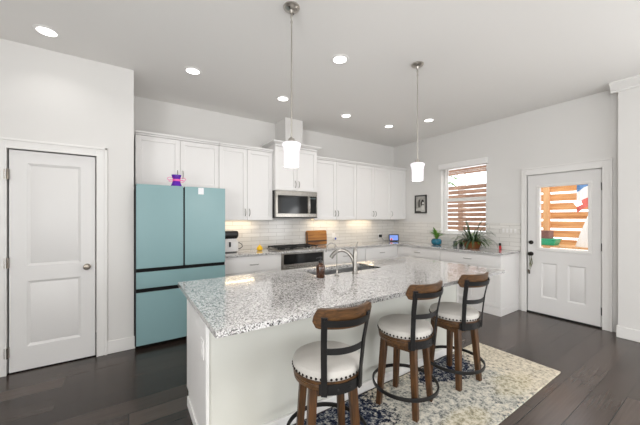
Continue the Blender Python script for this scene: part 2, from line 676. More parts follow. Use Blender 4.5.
# pantry wall with its door opening
DX0, DX1, DH = -0.904, -0.282, 2.042
b = B()
b.box(XL, DX0 - 0.012, YP, YP + 0.11, 0, H).box(DX1 + 0.012, XP, YP, YP + 0.11, 0, H)
b.box(DX0 - 0.012, DX1 + 0.012, YP, YP + 0.11, DH + 0.012, H)
b.box(XP - 0.11, XP, YP + 0.11, YW, 0, H)
struct(b.build('wall_pantry', 'wall'), 'off white pantry wall holding the panelled closet door', 'wall')
struct(B().box(XL - 0.6, XP - 0.11, YW, YW + 0.1, 0, H).build('wall_closet', 'wall'), 'wall inside the closet', 'wall')
# left and rear walls, with openings made for the added fill lights
b = B()
b.box(XL - T, XL, YN, -2.2, 0, H).box(XL - T, XL, -0.2, YW + T, 0, H)
b.box(XL - T, XL, -2.2, -0.2, 0, 0.5).box(XL - T, XL, -2.2, -0.2, 2.5, H)
struct(b.build('wall_left', 'wall'), 'off white living room side wall', 'wall')
b = B()
for x0, x1 in ((XL, -1.6), (0.4, 1.6), (3.6, XR + T)):
    b.box(x0, x1, YN - T, YN, 0, H)
for x0, x1 in ((-1.6, 0.4), (1.6, 3.6)):
    b.box(x0, x1, YN - T, YN, 0, 0.45).box(x0, x1, YN - T, YN, 2.45, H)
struct(b.build('wall_rear', 'wall'), 'off white living room rear wall', 'wall')
# right wall: door, window
RY0, RY1, RH = 1.041, 1.860, 2.052
WY0, WY1, WZ0, WZ1 = 2.446, 3.301, 1.115, 2.40
b = B()
b.box(XR, XR + T, YB, RY0 - 0.012, 0, H)
b.box(XR, XR + T, RY0 - 0.012, RY1 + 0.012, RH + 0.012, H)
b.box(XR, XR + T, RY1 + 0.012, WY0, 0, H)
b.box(XR, XR + T, WY0, WY1, 0, WZ0).box(XR, XR + T, WY0, WY1, WZ1, H)
b.box(XR, XR + T, WY1, YW, 0, H)
struct(b.build('wall_right', 'wall'), 'off white wall with the kitchen window and patio door', 'wall')
b = B()
b.box(XB, XR + T, -0.5, YB, 0, H).box(XB, XR + T, YN, -2.5, 0, H).box(XB, XR + T, -2.5, -0.5, 2.2, H)
struct(b.build('wall_right_bump', 'wall'), 'thicker off white wall beside the patio door', 'wall')


def basebd(name, x0, x1, y0, y1, label, h=0.135):
    bb = B().box(x0, x1, y0, y1, 0, h)
    return struct(bb.build(name, 'trim', bevel=0.005), label, 'baseboard')


basebd('baseboard_pantry', DX1 + 0.095, XP + 0.013, YP - 0.015, YP - 0.0005, 'white baseboard between the closet door and the refrigerator')
basebd('baseboard_left', XL + 0.02, DX0 - 0.1, YP - 0.015, YP - 0.0005, 'white baseboard on the far side of the closet door')
bb = B().box(XB - 0.015, XB - 0.0005, -0.45, YB + 0.015, 0, 0.135).box(XB - 0.0005, XR - 0.022, YB + 0.0005, YB + 0.015, 0, 0.135)
struct(bb.build('baseboard_right', 'trim', bevel=0.005), 'white baseboard wrapping the thick wall corner by the patio door', 'baseboard')
# crown moulding on the thicker wall
prof = [(0, 0), (0.10, 0), (0.10, -0.018), (0.075, -0.03), (0.035, -0.075), (0.018, -0.085), (0.018, -0.105), (0, -0.105)]
b = B()
b.prism([(XB - u, H - 0.0005 + v) for u, v in prof], 'y', -3.4, YB + 0.06)
struct(b.build('trim_crown', 'trim'), 'white crown moulding above the thick wall', 'trim')

# closet door casing, jambs
b = B()
cw = 0.085
yf = YP - 0.018
for x0, x1 in ((DX0 - 0.012 - cw, DX0 - 0.008), (DX1 + 0.008, DX1 + 0.012 + cw)):
    b.box(x0, x1, yf, YP - 0.0005, 0, DH + 0.012 + cw)
    xo = x0 if x0 < -0.6 else x1 - 0.02
    b.box(xo, xo + 0.02, yf - 0.010, yf, 0, DH + 0.012 + cw)
    xi = x1 - 0.012 if x0 < -0.6 else x0
    b.box(xi, xi + 0.012, yf - 0.005, yf, 0, DH + 0.02)
b.box(DX0 - 0.008, DX1 + 0.008, yf, YP - 0.0005, DH + 0.006, DH + 0.012 + cw)
b.box(DX0 - 0.012 - cw, DX1 + 0.012 + cw, yf - 0.010, yf, DH + 0.012 + cw - 0.02, DH + 0.012 + cw)
b.box(DX0 - 0.012, DX1 + 0.012, yf - 0.005, yf, DH + 0.008, DH + 0.02)
struct(b.build('trim_closet_casing', 'trim', bevel=0.003), 'white moulded casing around the closet door', 'trim')


def panel_door(bm, x0, x1, z0, z1, y, t, panels):
    """slab facing -y with bevelled recessed panels"""
    xs = sorted({x0, x1, *[p[0] for p in panels], *[p[1] for p in panels]})
    zs = sorted({z0, z1, *[p[2] for p in panels], *[p[3] for p in panels]})
    for i in range(len(xs) - 1):
        for j in range(len(zs) - 1):
            cx, cz = (xs[i] + xs[i + 1]) / 2, (zs[j] + zs[j + 1]) / 2
            if any(p[0] < cx < p[1] and p[2] < cz < p[3] for p in panels):
                continue
            bm.box(xs[i], xs[i + 1], y, y + t, zs[j], zs[j + 1])
    for (a, c, d, e) in panels:
        dp, m1 = 0.014, 0.022
        v = bm.bm.verts
        o = [(a, y, d), (c, y, d), (c, y, e), (a, y, e)]
        i1 = [(a + m1, y + dp, d + m1), (c - m1, y + dp, d + m1), (c - m1, y + dp, e - m1), (a + m1, y + dp, e - m1)]
        m2 = m1 + 0.026
        i2 = [(a + m2, y + 0.003, d + m2), (c - m2, y + 0.003, d + m2), (c - m2, y + 0.003, e - m2), (a + m2, y + 0.003, e - m2)]
        O = [v.new(q) for q in o]
        I = [v.new(q) for q in i1]
        J = [v.new(q) for q in i2]
        for k in range(4):
            l = (k + 1) % 4
            bm.bm.faces.new([O[k], O[l], I[l], I[k]])
            bm.bm.faces.new([I[k], I[l], J[l], J[k]])
        bm.bm.faces.new(J)


# closet door
t = thing('door_1', 'white two panel closet door with a satin round knob', 'door', ((DX0 + DX1) / 2, YP + 0.006, 0.012))
t['kind'] = 'structure'
hw = (DX1 - DX0) / 2 - 0.003
b = B()
panel_door(b, -hw, hw, 0, 2.027, 0, 0.035, [(-hw + 0.115, hw - 0.115, 0.96, 1.915), (-hw + 0.115, hw - 0.115, 0.215, 0.82)])
b.build('panel', 'door', t)
kx = -0.350 - (DX0 + DX1) / 2
k = B().lathe([(0.030, 0), (0.030, -0.006), (0.012, -0.010), (0.011, -0.032), (0.024, -0.040), (0.029, -0.052), (0.024, -0.064), (0.0, -0.068)],
              (kx, 0, 0.915), 24, 'y').build('knob', 'satin', t)
B().box(hw + 0.001, hw + 0.006, -0.002, 0.018, 0.885, 0.945).build('latch_plate', 'satin', t)
for hz in (0.19, 1.0, 1.80):
    B().cyl((-hw - 0.004, -0.030, hz - 0.048), 0.0075, 0.096, 10).box(-hw - 0.026, -hw + 0.004, -0.0285, -0.0245, hz - 0.046, hz + 0.046).box(-hw + 0.001, -hw + 0.004, -0.025, 0.0, hz - 0.046, hz + 0.046).build('hinge', 'satin', t)
struct(B().box(DX0 - 0.010, DX1 + 0.010, YP + 0.004, YP + 0.1, 0.0005, 0.005).build('trim_closet_gap_shade', 'dark_gap'), 'dark strip standing in for the shaded gap under the closet door', 'trim')  # near-black strip paints the shade in the gap below the door

# patio door casing
b = B()
xf = XR - 0.018
c0, c1 = 0.885, 1.940
cwz = 0.10
b.box(xf, XR - 0.0005, c0 + 0.055, RY0 - 0.008, 0, RH + 0.012 + cwz)
b.box(xf, XR - 0.0005, RY1 + 0.008, c1 - 0.01, 0, RH + 0.012 + cwz)
b.box(xf, XR - 0.0005, RY0 - 0.008, RY1 + 0.008, RH + 0.006, RH + 0.012 + cwz)
b.box(xf - 0.009, xf, c0 + 0.055, c0 + 0.075, 0, RH + 0.012 + cwz).box(xf - 0.009, xf, c1 - 0.03, c1 - 0.01, 0, RH + 0.012 + cwz)
b.box(xf - 0.009, xf, c0 + 0.075, c1 - 0.03, RH + cwz - 0.008, RH + 0.012 + cwz)
b.box(xf - 0.004, xf, RY0 - 0.022, RY0 - 0.008, 0, RH + 0.02).box(xf - 0.004, xf, RY1 + 0.008, RY1 + 0.022, 0, RH + 0.02)
struct(b.build('trim_patio_casing', 'trim', bevel=0.003), 'white moulded casing around the patio door', 'trim')
struct(B().box(XR - 0.004, XR + T, RY0 - 0.008, RY1 + 0.008, 0.0005, 0.018).build('trim_patio_sill', 'black'), 'dark threshold strip under the patio door', 'trim')

b = B()
b.box(XR + 0.058, XR + 0.10, RY0 - 0.0115, RY0 + 0.014, 0.018, RH + 0.011).box(XR + 0.058, XR + 0.10, RY1 - 0.014, RY1 + 0.0115, 0.018, RH + 0.011)
b.box(XR + 0.058, XR + 0.10, RY0 + 0.014, RY1 - 0.014, RH - 0.02, RH + 0.011)
struct(b.build('trim_patio_stop', 'trim'), 'white door stop around the patio door', 'trim')
# patio door: local frame faces -y, rotated so that -y looks to -X; local x runs towards -Y
t = thing('door_2', 'white glazed patio door with two lower panels and dark hardware', 'door', (XR + 0.010, (RY0 + RY1) / 2, 0.022), -PI / 2)
t['kind'] = 'structure'
yc = (RY0 + RY1) / 2
hw = (RY1 - RY0) / 2 - 0.003


def lx(Y):
    return yc - Y


g0, g1, gz0, gz1 = lx(1.735), lx(1.140), 0.925, 1.875
b = B()
panel_door(b, -hw, hw, 0, 2.025, 0, 0.045, [(lx(1.690), lx(1.500), 0.235, 0.745), (lx(1.385), lx(1.190), 0.235, 0.745), (g0, g1, gz0, gz1)])
bm = b.bm
# remove the pieces that panel_door put in the glazed opening
dead = [f for f in bm.faces if len(f.verts) == 4 and all(g0 - 1e-4 <= v.co.x <= g1 + 1e-4 and gz0 - 1e-4 <= v.co.z <= gz1 + 1e-4 and v.co.y < 0.02 for v in f.verts)
        and not (abs(f.calc_center_median().x - g0) < 1e-4 or abs(f.calc_center_median().x - g1) < 1e-4)]
bmesh.ops.delete(bm, geom=dead, context='FACES')
b.build('panel', 'door', t)
b = B()
fw = 0.032
for x0, x1, z0, z1 in ((g0 - 0.008, g1 + 0.008, gz0 - 0.008, gz0 + fw), (g0 - 0.008, g1 + 0.008, gz1 - fw, gz1 + 0.008),
                       (g0 - 0.008, g0 + fw, gz0 + fw, gz1 - fw), (g1 - fw, g1 + 0.008, gz0 + fw, gz1 - fw)):
    b.box(x0, x1, -0.010, 0.052, z0, z1)
fr = b.build('glazing_frame', 'trim', t, bevel=0.006)
B().box(g0 + fw, g1 - fw, 0.018, 0.024, gz0 + fw, gz1 - fw).build('pane', 'glass', fr)
for kz, nm in ((1.030, 'deadbolt'), (0.860, 'knob')):
    kx = lx(1.812)
    if nm == 'knob':
        pr = [(0.031, 0), (0.031, -0.007), (0.013, -0.012), (0.012, -0.032), (0.024, -0.040), (0.029, -0.053), (0.023, -0.066), (0, -0.070)]
    else:
        pr = [(0.029, 0), (0.029, -0.010), (0.022, -0.016), (0.0, -0.018)]
    bb = B().lathe(pr, (kx, 0, kz), 24, 'y')
    if nm == 'deadbolt':
        bb.box(kx - 0.006, kx + 0.006, -0.032, -0.014, kz - 0.018, kz + 0.018)
    bb.build(nm, 'bronze', t)
for hz in (0.20, 1.02, 1.80):
    B().cyl((hw + 0.004, -0.008, hz - 0.05), 0.007, 0.10, 10).box(hw - 0.002, hw + 0.010, -0.004, 0.012, hz - 0.048, hz + 0.048).build('hinge', 'bronze', t)

# ------------------------------------------------------------------ window
t = thing('window_1', 'white double hung kitchen window above the plants', 'window', (XR, (WY0 + WY1) / 2, WZ0), -PI / 2)
t['kind'] = 'structure'
hw = (WY1 - WY0) / 2
hh = WZ1 - WZ0
b = B()
f0, f1 = 0.085, 0.155
b.box(-hw, -hw + 0.045, f0, f1, 0, hh).box(hw - 0.045, hw, f0, f1, 0, hh)
b.box(-hw + 0.045, hw - 0.045, f0, f1, 0, 0.06).box(-hw + 0.045, hw - 0.045, f0, f1, hh - 0.05, hh)
b.build('frame', 'trim', t, bevel=0.003)
mz = 0.645
B().box(-hw + 0.045, hw - 0.045, f0 + 0.01, f1 - 0.01, mz - 0.03, mz + 0.03).build('meeting_rail', 'trim', t, bevel=0.003)
b = B()
for z0, z1, yy in ((0.06, mz - 0.03, f0 + 0.012), (mz + 0.03, hh - 0.05, f0 + 0.032)):
    b.box(-hw + 0.045, -hw + 0.07, yy, yy + 0.022, z0, z1).box(hw - 0.07, hw - 0.045, yy, yy + 0.022, z0, z1)
b.build('sash', 'trim', t)
B().box(-hw + 0.07, hw - 0.07, f0 + 0.02, f0 + 0.025, 0.06, mz - 0.03).build('pane', 'glass', t)
B().box(-hw + 0.07, hw - 0.07, f0 + 0.042, f0 + 0.047, mz + 0.03, hh - 0.05).build('pane', 'glass', t)
B().box(-hw + 0.001, hw - 0.001, -0.012, f0, 0.0, 0.016).build('sill', 'trim', t, bevel=0.003)
# blind: head valance, raised slats
t = thing('window_blind', 'white horizontal blind raised under its valance at the kitchen window', 'blind', (XR, (WY0 + WY1) / 2, WZ1), -PI / 2)
B().box(-hw - 0.02, hw + 0.02, -0.055, -0.001, -0.062, 0.036).build('valance', 'white', t, bevel=0.006)
for i, dz in enumerate((0.085, 0.125, 0.150)):
    b = B()
    b.hexa([(-hw + 0.012, 0.018, -dz - 0.006), (hw - 0.012, 0.018, -dz - 0.006), (hw - 0.012, 0.066, -dz + 0.006), (-hw + 0.012, 0.066, -dz + 0.006)],
           [(-hw + 0.012, 0.018, -dz - 0.003), (hw - 0.012, 0.018, -dz - 0.003), (hw - 0.012, 0.066, -dz + 0.009), (-hw + 0.012, 0.066, -dz + 0.009)])
    b.build('slat', 'white', t)
for xx in (-0.28, 0.28):
    B().tube([(xx, 0.042, -0.062), (xx, 0.042, -0.155)], 0.0012, 6).build('ladder_cord', 'white', t)

# ------------------------------------------------------------------ backsplash tiles
TZ0, TZ1 = 0.915, 1.384
b = B().box(1.02, XR - 0.001, YW - 0.009, YW - 0.0005, TZ0, TZ1)
struct(b.build('wall_backsplash_back', 'tile_x'), 'white subway tile backsplash behind the cooktop', 'backsplash')
RT = 1.335
b = B()
b.box(XR - 0.009, XR - 0.0005, 1.945, WY0 - 0.001, TZ0, RT)
b.box(XR - 0.009, XR - 0.0005, WY0 - 0.001, WY1 + 0.001, TZ0, WZ0 - 0.002)
b.box(XR - 0.009, XR - 0.0005, WY1 + 0.001, YW - 0.010, TZ0, RT)
struct(b.build('wall_backsplash_right', 'tile_y'), 'white subway tile backsplash under the kitchen window', 'backsplash')

# ------------------------------------------------------------------ cabinets


def shaker(bm, x0, x1, z0, z1, y, t=0.020, st=0.058):
    bm.box(x0, x0 + st, y, y + t, z0, z1).box(x1 - st, x1, y, y + t, z0, z1)
    bm.box(x0 + st, x1 - st, y, y + t, z0, z0 + st).box(x0 + st, x1 - st, y, y + t, z1 - st, z1)
    bm.box(x0 + st, x1 - st, y + 0.011, y + t, z0 + st, z1 - st)
    return bm


def pull(par, x, z, y, vert=True, L=0.105):
    b = B()
    n = 10
    pts = []
    for i in range(n + 1):
        u = i / n
        off = 0.028 * math.sin(PI * u) ** 0.55
        s = (u - 0.5) * L
        pts.append((x, y - off, z + s) if vert else (x + s, y - off, z))
    b.tube(pts, 0.0048, 8)
    return b.build('handle', 'nickel', par)


def cabinet(name, label, group, loc, rz, w, d, z0, z1, fronts, crown=0.0, kick=0.0, gap=0.0025):
    """local: x 0..w, front face of the doors at y = 0, body behind to y = d"""
    t = thing(name, label, 'cabinet', loc, rz, group)
    b = B()
    b.box(0.001, w - 0.001, 0.0205, d, z0 + kick + (0.014 if crown else 0), z1)
    if crown:
        b.box(0.001, w - 0.001, 0.0205, 0.034, z0, z0 + 0.014)
    b.build('body', 'cab', t)
    if kick:
        B().box(0.001, w - 0.001, 0.030, d, 0.0, kick).build('toe_kick', 'cab', t)
    for kind, x0, x1, a, c, hx, hz in fronts:
        b = B()
        if kind == 'door':
            shaker(b, x0 + gap, x1 - gap, a + gap, c - gap, 0)
            o = b.build('door', 'cab', t, bevel=0.002)
            pull(o, hx, hz, 0)
        else:
            b.box(x0 + gap, x1 - gap, 0, 0.02, a + gap, c - gap)
            o = b.build('drawer', 'cab', t, bevel=0.002)
            pull(o, (x0 + x1) / 2, (a + c) / 2, 0, False, 0.13)
    if crown:
        b = B().box(-0.0, w, -0.012, d, z1, z1 + crown * 0.45).box(-0.0, w, -0.034, d, z1 + crown * 0.45, z1 + crown)
        b.build('crown', 'cab', t, bevel=0.003)
    return t


UF, UD = 4.142, 0.343
UZ0, UZ1, UC = 1.384, 2.437, 0.046


def upper(x0, x1, z0, label, doors, hz=None):
    w = x1 - x0
    fr = []
    hz = hz or z0 + 0.115
    if doors == 2:
        fr = [('door', 0, w / 2, z0, UZ1, w / 2 - 0.032, hz), ('door', w / 2, w, z0, UZ1, w / 2 + 0.032, hz)]
    else:
        fr = [('door', 0, w, z0, UZ1, 0.036, hz)]
    return cabinet('wall_cabinet', label, 'white wall cabinets over the counter', (x0, UF, 0), 0, w, UD, z0, UZ1, fr, UC)


upper(0.066, 1.056, 1.822, 'short white two door cabinet above the teal refrigerator', 2, 1.985)
ucabs = [upper(1.058, 1.874, UZ0, 'white two door wall cabinet between refrigerator and microwave', 2)]
ucabs.append(upper(2.645, 3.604, UZ0, 'white two door wall cabinet next after the microwave, over the cutting board', 2))
ucabs.append(upper(3.606, 4.530, UZ0, 'white two door wall cabinet between the cutting board cabinet and corner one', 2))
upper(4.532, 5.014, UZ0, 'narrow single door white wall cabinet in the corner above the smart display', 1)
# range cabinet, deeper and taller, with vent chase
RX0, RX1, RYF = 1.876, 2.643, 4.05
w = RX1 - RX0
t = thing('wall_cabinet', 'taller white cabinet with vent chase directly above the microwave', 'cabinet', (RX0, RYF, 0), 0, 'white wall cabinets over the counter')
B().box(0.001, w - 0.001, 0.0205, YW - RYF - 0.002, 1.853, 2.535).build('body', 'cab', t)
for x0, x1, hx in ((0, w / 2, w / 2 - 0.032), (w / 2, w, w / 2 + 0.032)):
    o = shaker(B(), x0 + 0.0025, x1 - 0.0025, 1.856, 2.530, 0).build('door', 'cab', t, bevel=0.002)
    pull(o, hx, 1.955, 0)
b = B().box(-0.0, w, -0.012, YW - RYF - 0.002, 2.535, 2.56)
pr = [(0, 0), (0.06, 0.03), (0.06, 0.045), (0, 0.045)]
b.hexa([(0, -0.012, 2.56), (w, -0.012, 2.56), (w, 0.40, 2.56), (0, 0.40, 2.56)], [(-0.055, -0.065, 2.59), (w + 0.055, -0.065, 2.59), (w + 0.055, 0.40, 2.59), (-0.055, 0.40, 2.59)])
b.box(-0.055, w + 0.055, -0.065, 0.40, 2.59, 2.606)
b.build('crown', 'cab', t)
B().box(0.20, 0.52, 0.05, YW - RYF - 0.002, 2.6065, H - 0.001).build('vent_chase', 'wall', t)

# microwave
MX0, MX1, MYF, MZ0, MZ1 = 1.880, 2.639, 4.035, 1.415, 1.848
w = MX1 - MX0
t = thing('microwave', 'stainless microwave mounted between the cabinet and the cooktop', 'microwave', (MX0, MYF, MZ0), 0)
hM = MZ1 - MZ0
B().box(0, w, 0.045, YW - MYF - 0.012, 0.0, hM).build('body', 'black', t)
B().box(0.0, w, 0.0, 0.044, hM - 0.075, hM).build('vent_grille', 'steel', t, bevel=0.003)
b = B().box(0.0, w, 0.0, 0.044, 0.018, 0.072)
b.box(0.0, 0.035, 0.0, 0.044, 0.072, hM - 0.076).box(0.575, 0.61, 0.0, 0.044, 0.072, hM - 0.076).box(w - 0.012, w, 0, 0.044, 0.072, hM - 0.076)
b.build('door', 'steel', t, bevel=0.002)
B().box(0.036, 0.574, 0.004, 0.044, 0.073, hM - 0.077).build('glass', 'blackglass', t)
B().box(0.075, 0.535, 0.0025, 0.0038, 0.105, hM - 0.105).build('window', 'blackglass', t)
B().box(0.611, w - 0.013, 0.004, 0.044, 0.073, hM - 0.077).build('control_panel', 'blackglass', t)
b = B()
b.tube([(0.593, 0.0, 0.085), (0.593, -0.030, 0.095), (0.593, -0.036, 0.21), (0.593, -0.030, hM - 0.10), (0.593, 0.0, hM - 0.09)], 0.009, 10)
b.build('handle', 'steel', t)
B().box(0.625, w - 0.03, 0.002, 0.0038, hM - 0.12, hM - 0.095).build('clock', mat('clock_display', (60, 70, 70), 0.2, emit=(150, 190, 190), estr=0.02), t)
B().box(0.0, w, 0.002, 0.044, 0.0, 0.017).build('bottom_strip', 'black', t)

# base cabinets on the kitchen wall
BF = 3.870
BZ = 0.882


def base(x0, x1, label, cols):
    w = x1 - x0
    fr = []
    n = len(cols)
    for i in range(n):
        a, c = w * i / n, w * (i + 1) / n
        if cols[i] == 'dr':
            for z0, z1 in ((0.11, 0.36), (0.36, 0.66), (0.66, 0.862)):
                fr.append(('drawer', a, c, z0, z1, 0, 0))
        else:
            fr.append(('door', a, c, 0.11, 0.66, (c - 0.036 if i % 2 == 0 else a + 0.036), 0.56))
    if 'd' in cols:
        fr.append(('drawer', 0, w, 0.66, 0.862, 0, 0))
    return cabinet('base_cabinet', label, 'white base cabinets along the walls', (x0, BF, 0), 0, w, 0.60, 0, BZ, fr, kick=0.10)


base(1.055, 1.892, 'white base cabinet beside the refrigerator, under the air fryer', ['d', 'd'])
base(2.664, 3.580, 'white base cabinet next to the oven, under the cutting board', ['d', 'd'])
base(3.582, 4.441, 'white base cabinet towards the corner, under the black plug outlet', ['d', 'd'])
# oven under the cooktop
t = thing('wall_oven', 'black glass oven under the cooktop in a stainless frame', 'oven', (1.894, BF, 0), 0)
w = 0.768
B().box(0.002, w - 0.002, 0.021, 0.60, 0.10, BZ).box(0.002, w - 0.002, 0.06, 0.60, 0.0, 0.10).build('body', 'cab', t)
b = B().box(0.0, 0.04, -0.004, 0.02, 0.16, 0.880).box(w - 0.022, w, -0.004, 0.02, 0.16, 0.880)
b.box(0.04, w - 0.022, -0.004, 0.02, 0.863, 0.880).box(0.04, w - 0.022, -0.004, 0.02, 0.16, 0.20)
b.build('frame', 'steel', t, bevel=0.002)
B().box(0.041, w - 0.023, -0.006, 0.02, 0.715, 0.862).build('control_panel', 'blackglass', t)
B().box(0.041, w - 0.023, -0.004, 0.02, 0.201, 0.712).build('door', 'steel', t, bevel=0.003)
B().box(0.12, w - 0.12, -0.006, -0.0045, 0.28, 0.60).build('window', 'blackglass', t)
B().tube([(0.09, -0.004, 0.67), (0.09, -0.045, 0.67), (w - 0.09, -0.045, 0.67), (w - 0.09, -0.004, 0.67)], 0.010, 10).build('handle', 'steel', t)

# right wall run (front looks to -X); local x runs towards -Y


def base_r(yhi, ylo, label, n):
    w = yhi - ylo
    fr = [('drawer', 0, w, 0.70, 0.866, 0, 0)]
    for i in range(n):
        a, c = w * i / n, w * (i + 1) / n
        fr.append(('door', a, c, 0.125, 0.70, (c - 0.036 if i % 2 == 0 else a + 0.036), 0.60))
    t = cabinet('base_cabinet', label, 'white base cabinets along the walls', (4.422, yhi, 0), -PI / 2, w, XR - 4.422 - 0.003, 0, BZ, fr, kick=0.10)
    return t


base_r(3.868, 2.928, 'white base cabinet under the teal potted plant', 2)
t = base_r(2.926, 1.978, 'white base cabinet at the counter end nearest the patio door', 2)
w = 2.926 - 1.978
B().box(0.001, w - 0.001, 0.004, 0.029, 0.0005, 0.112).box(w - 0.0005, w + 0.012, 0.004, XR - 4.422 - 0.02, 0.0005, 0.112).build('base_moulding', 'cab', t, bevel=0.004)
B().box(w - 0.0005, w + 0.008, 0.006, 0.590, 0.113, BZ).build('end_panel', 'cab', t)

# L-shaped granite worktop
b = B()
poly = [(1.042, 3.848), (4.394, 3.848), (4.394, 1.948), (XR - 0.010, 1.948), (XR - 0.010, YW - 0.010), (1.042, YW - 0.010)]
b.prism(poly, 'z', 0.8835, 0.914)
tag(b.build('worktop', 'granite', bevel=0.004), 'L-shaped speckled granite worktop along the tiled walls', 'worktop')

# under-cabinet light bars
for par, x0, x1, pw in ((ucabs[0], 0.10, 0.60, 0.85), (ucabs[1], 0.10, 0.75, 0.7), (ucabs[2], 0.05, 0.65, 0.85)):
    B().box(x0, x1, 0.20, 0.235, UZ0 + 0.002, UZ0 + 0.0135).build('light_bar', 'ledbar', par)
    X = par.location.x
    area('under_cabinet_lamp', (X + (x0 + x1) / 2, UF + 0.2175, UZ0 - 0.001), (0, 0, 0), x1 - x0, 0.03, pw, (1.0, 0.84, 0.62))

# ------------------------------------------------------------------ refrigerator
FX0, FX1, FY, FZ = 0.066, 1.000, 3.625, 1.783
t = thing('refrigerator', 'teal panelled four door refrigerator beside the pantry wall', 'refrigerator', (FX0, FY, 0))
w = FX1 - FX0
B().box(-0.013, w - 0.004, 0.045, 0.0705, 0.03, FZ - 0.02).box(-0.013, w - 0.004, 0.0705, 0.80, 0.03, FZ - 0.02).box(0.004, w - 0.004, 0.12, 0.78, 0.0, 0.03).build('body', 'charcoal', t, bevel=0.004)


def fpanel(nm, x0, x1, z0, z1):
    o = B().box(x0, x1, 0.0045, 0.044, z0, z1).build(nm, 'charcoal', t, bevel=0.002)
    B().box(x0, x1, 0.0, 0.004, z0, z1).build('panel', 'teal', o, bevel=0.0015)
    return o


mid = 0.532 - FX0
fpanel('door', 0, mid - 0.008, 0.872, FZ)
fpanel('door', mid + 0.008, w, 0.872, FZ)
fpanel('drawer', 0, w, 0.655, 0.832)
fpanel('drawer', 0, w, 0.045, 0.612)
B().box(0.0, w, 0.022, 0.044, 0.8335, 0.8705).build('handle_recess', 'dark_gap', t)
B().box(0.0, w, 0.022, 0.044, 0.6135, 0.6535).build('handle_recess', 'dark_gap', t)
B().box(mid - 0.0075, mid + 0.0075, 0.03, 0.044, 0.8725, FZ - 0.01).build('door_gap', 'dark_gap', t)
# note on the right-hand door
nx0, nz1 = 0.685, 1.776
o = B().box(nx0, nx0 + 0.062, FY - 0.0025, FY - 0.0005, nz1 - 0.078, nz1).build('paper_note', 'paper')
tag(o, 'small white paper note stuck to the top of the teal refrigerator door', 'note')
# purple container with pink bow on the refrigerator
t = thing('gift_pot', 'small purple waisted pot with a pink bow on top of the refrigerator', 'pot', (0.462, 3.70, FZ + 0.0005))
b = B().lathe([(0.056, 0.0), (0.058, 0.006), (0.050, 0.03), (0.038, 0.062), (0.036, 0.075), (0.042, 0.095), (0.052, 0.13), (0.052, 0.134), (0.047, 0.134), (0.036, 0.09), (0.0, 0.088)], seg=28)
b.build('body', 'purple', t)
b = B()
b.lathe([(0.0385, 0.060), (0.041, 0.062), (0.041, 0.080), (0.040, 0.084)], seg=28, loop=True)
for sx in (-1, 1):
    for k, (rad, dz) in enumerate(((0.030, 0.012), (0.022, -0.010))):
        pts = []
        for i in range(13):
            a = 2 * PI * i / 12
            pts.append((sx * (0.036 + rad * (1 - math.cos(a))), -0.018 + 0.004 * k, 0.073 + dz + rad * 0.55 * math.sin(a)))
        b.tube(pts[:-1], 0.003, 6, closed=True)
b.build('bow', 'pink', t)

# ------------------------------------------------------------------ island
IX0, IX1, IY0, IY1 = 0.320, 3.028, 1.307, 2.490
SX0, SX1, SY0, SY1 = 1.37, 2.14, 2.075, 2.405
t = thing('kitchen_island', 'white panelled kitchen island base under the granite slab', 'island', (0, 0, 0))
PX0, PX1, PY0, PY1 = 0.378, 2.965, 1.745, 2.440
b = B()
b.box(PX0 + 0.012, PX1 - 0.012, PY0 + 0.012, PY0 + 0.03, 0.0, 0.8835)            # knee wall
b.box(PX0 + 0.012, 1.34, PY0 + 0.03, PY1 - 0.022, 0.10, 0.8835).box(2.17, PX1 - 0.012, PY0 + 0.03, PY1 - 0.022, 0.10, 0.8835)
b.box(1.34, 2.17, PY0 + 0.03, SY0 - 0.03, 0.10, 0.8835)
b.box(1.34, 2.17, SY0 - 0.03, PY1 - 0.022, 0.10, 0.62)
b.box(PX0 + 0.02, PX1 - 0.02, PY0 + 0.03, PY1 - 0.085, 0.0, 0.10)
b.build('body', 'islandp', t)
for x0, x1 in ((PX0, PX0 + 0.0118), (PX1 - 0.0118, PX1)):
    b = B().prism([(PY0 + 0.0, 0.0), (PY1 - 0.075, 0.0), (PY1 - 0.075, 0.10), (PY1, 0.10), (PY1, 0.8835), (PY0 + 0.0, 0.8835)], 'x', x0, x1)
    b.build('end_panel', 'cab', t)
B().box(PX0 - 0.007, PX0 - 0.0003, PY0 + 0.0, PY0 + 0.20, 0.0005, 0.8830).build('corner_board', 'cab', t, bevel=0.002)
B().box(PX0 - 0.012, PX0 - 0.0003, PY0 + 0.202, PY1 - 0.085, 0.0005, 0.075).box(PX0 - 0.016, PX0 - 0.0075, PY0 - 0.012, PY0 + 0.20, 0.0005, 0.075)\
    .box(PX0 - 0.007, PX1, PY0 - 0.012, PY0 + 0.011, 0.0005, 0.075).build('baseboard', 'cab', t, bevel=0.004)
for i in range(4):
    x0 = PX0 + 0.014 + (PX1 - PX0 - 0.028) * i / 4
    x1 = PX0 + 0.014 + (PX1 - PX0 - 0.028) * (i + 1) / 4
    b = B()
    b.box(x0 + 0.003, x1 - 0.003, PY1 - 0.02, PY1, 0.112, 0.868)
    o = b.build('door', 'cab', t, bevel=0.003)
    pb = B().tube([(x0 + 0.04, PY1, 0.60), (x0 + 0.04, PY1 + 0.028, 0.62), (x0 + 0.04, PY1 + 0.028, 0.70), (x0 + 0.04, PY1, 0.72)], 0.005, 8)
    pb.build('handle', 'nickel', o)
b = B()
z0, z1 = 0.8840, 0.9140
b.box(IX0, SX0, IY0, IY1, z0, z1).box(SX1, IX1, IY0, IY1, z0, z1).box(SX0, SX1, IY0, SY0, z0, z1).box(SX0, SX1, SY1, IY1, z0, z1)
bmesh.ops.remove_doubles(b.bm, verts=b.bm.verts, dist=1e-5)
inner = [f for f in b.bm.faces if abs(f.normal.x) > 0.9 and False]
tag(b.build('island_countertop', 'granite'), 'polished speckled granite slab topping the kitchen island', 'countertop')
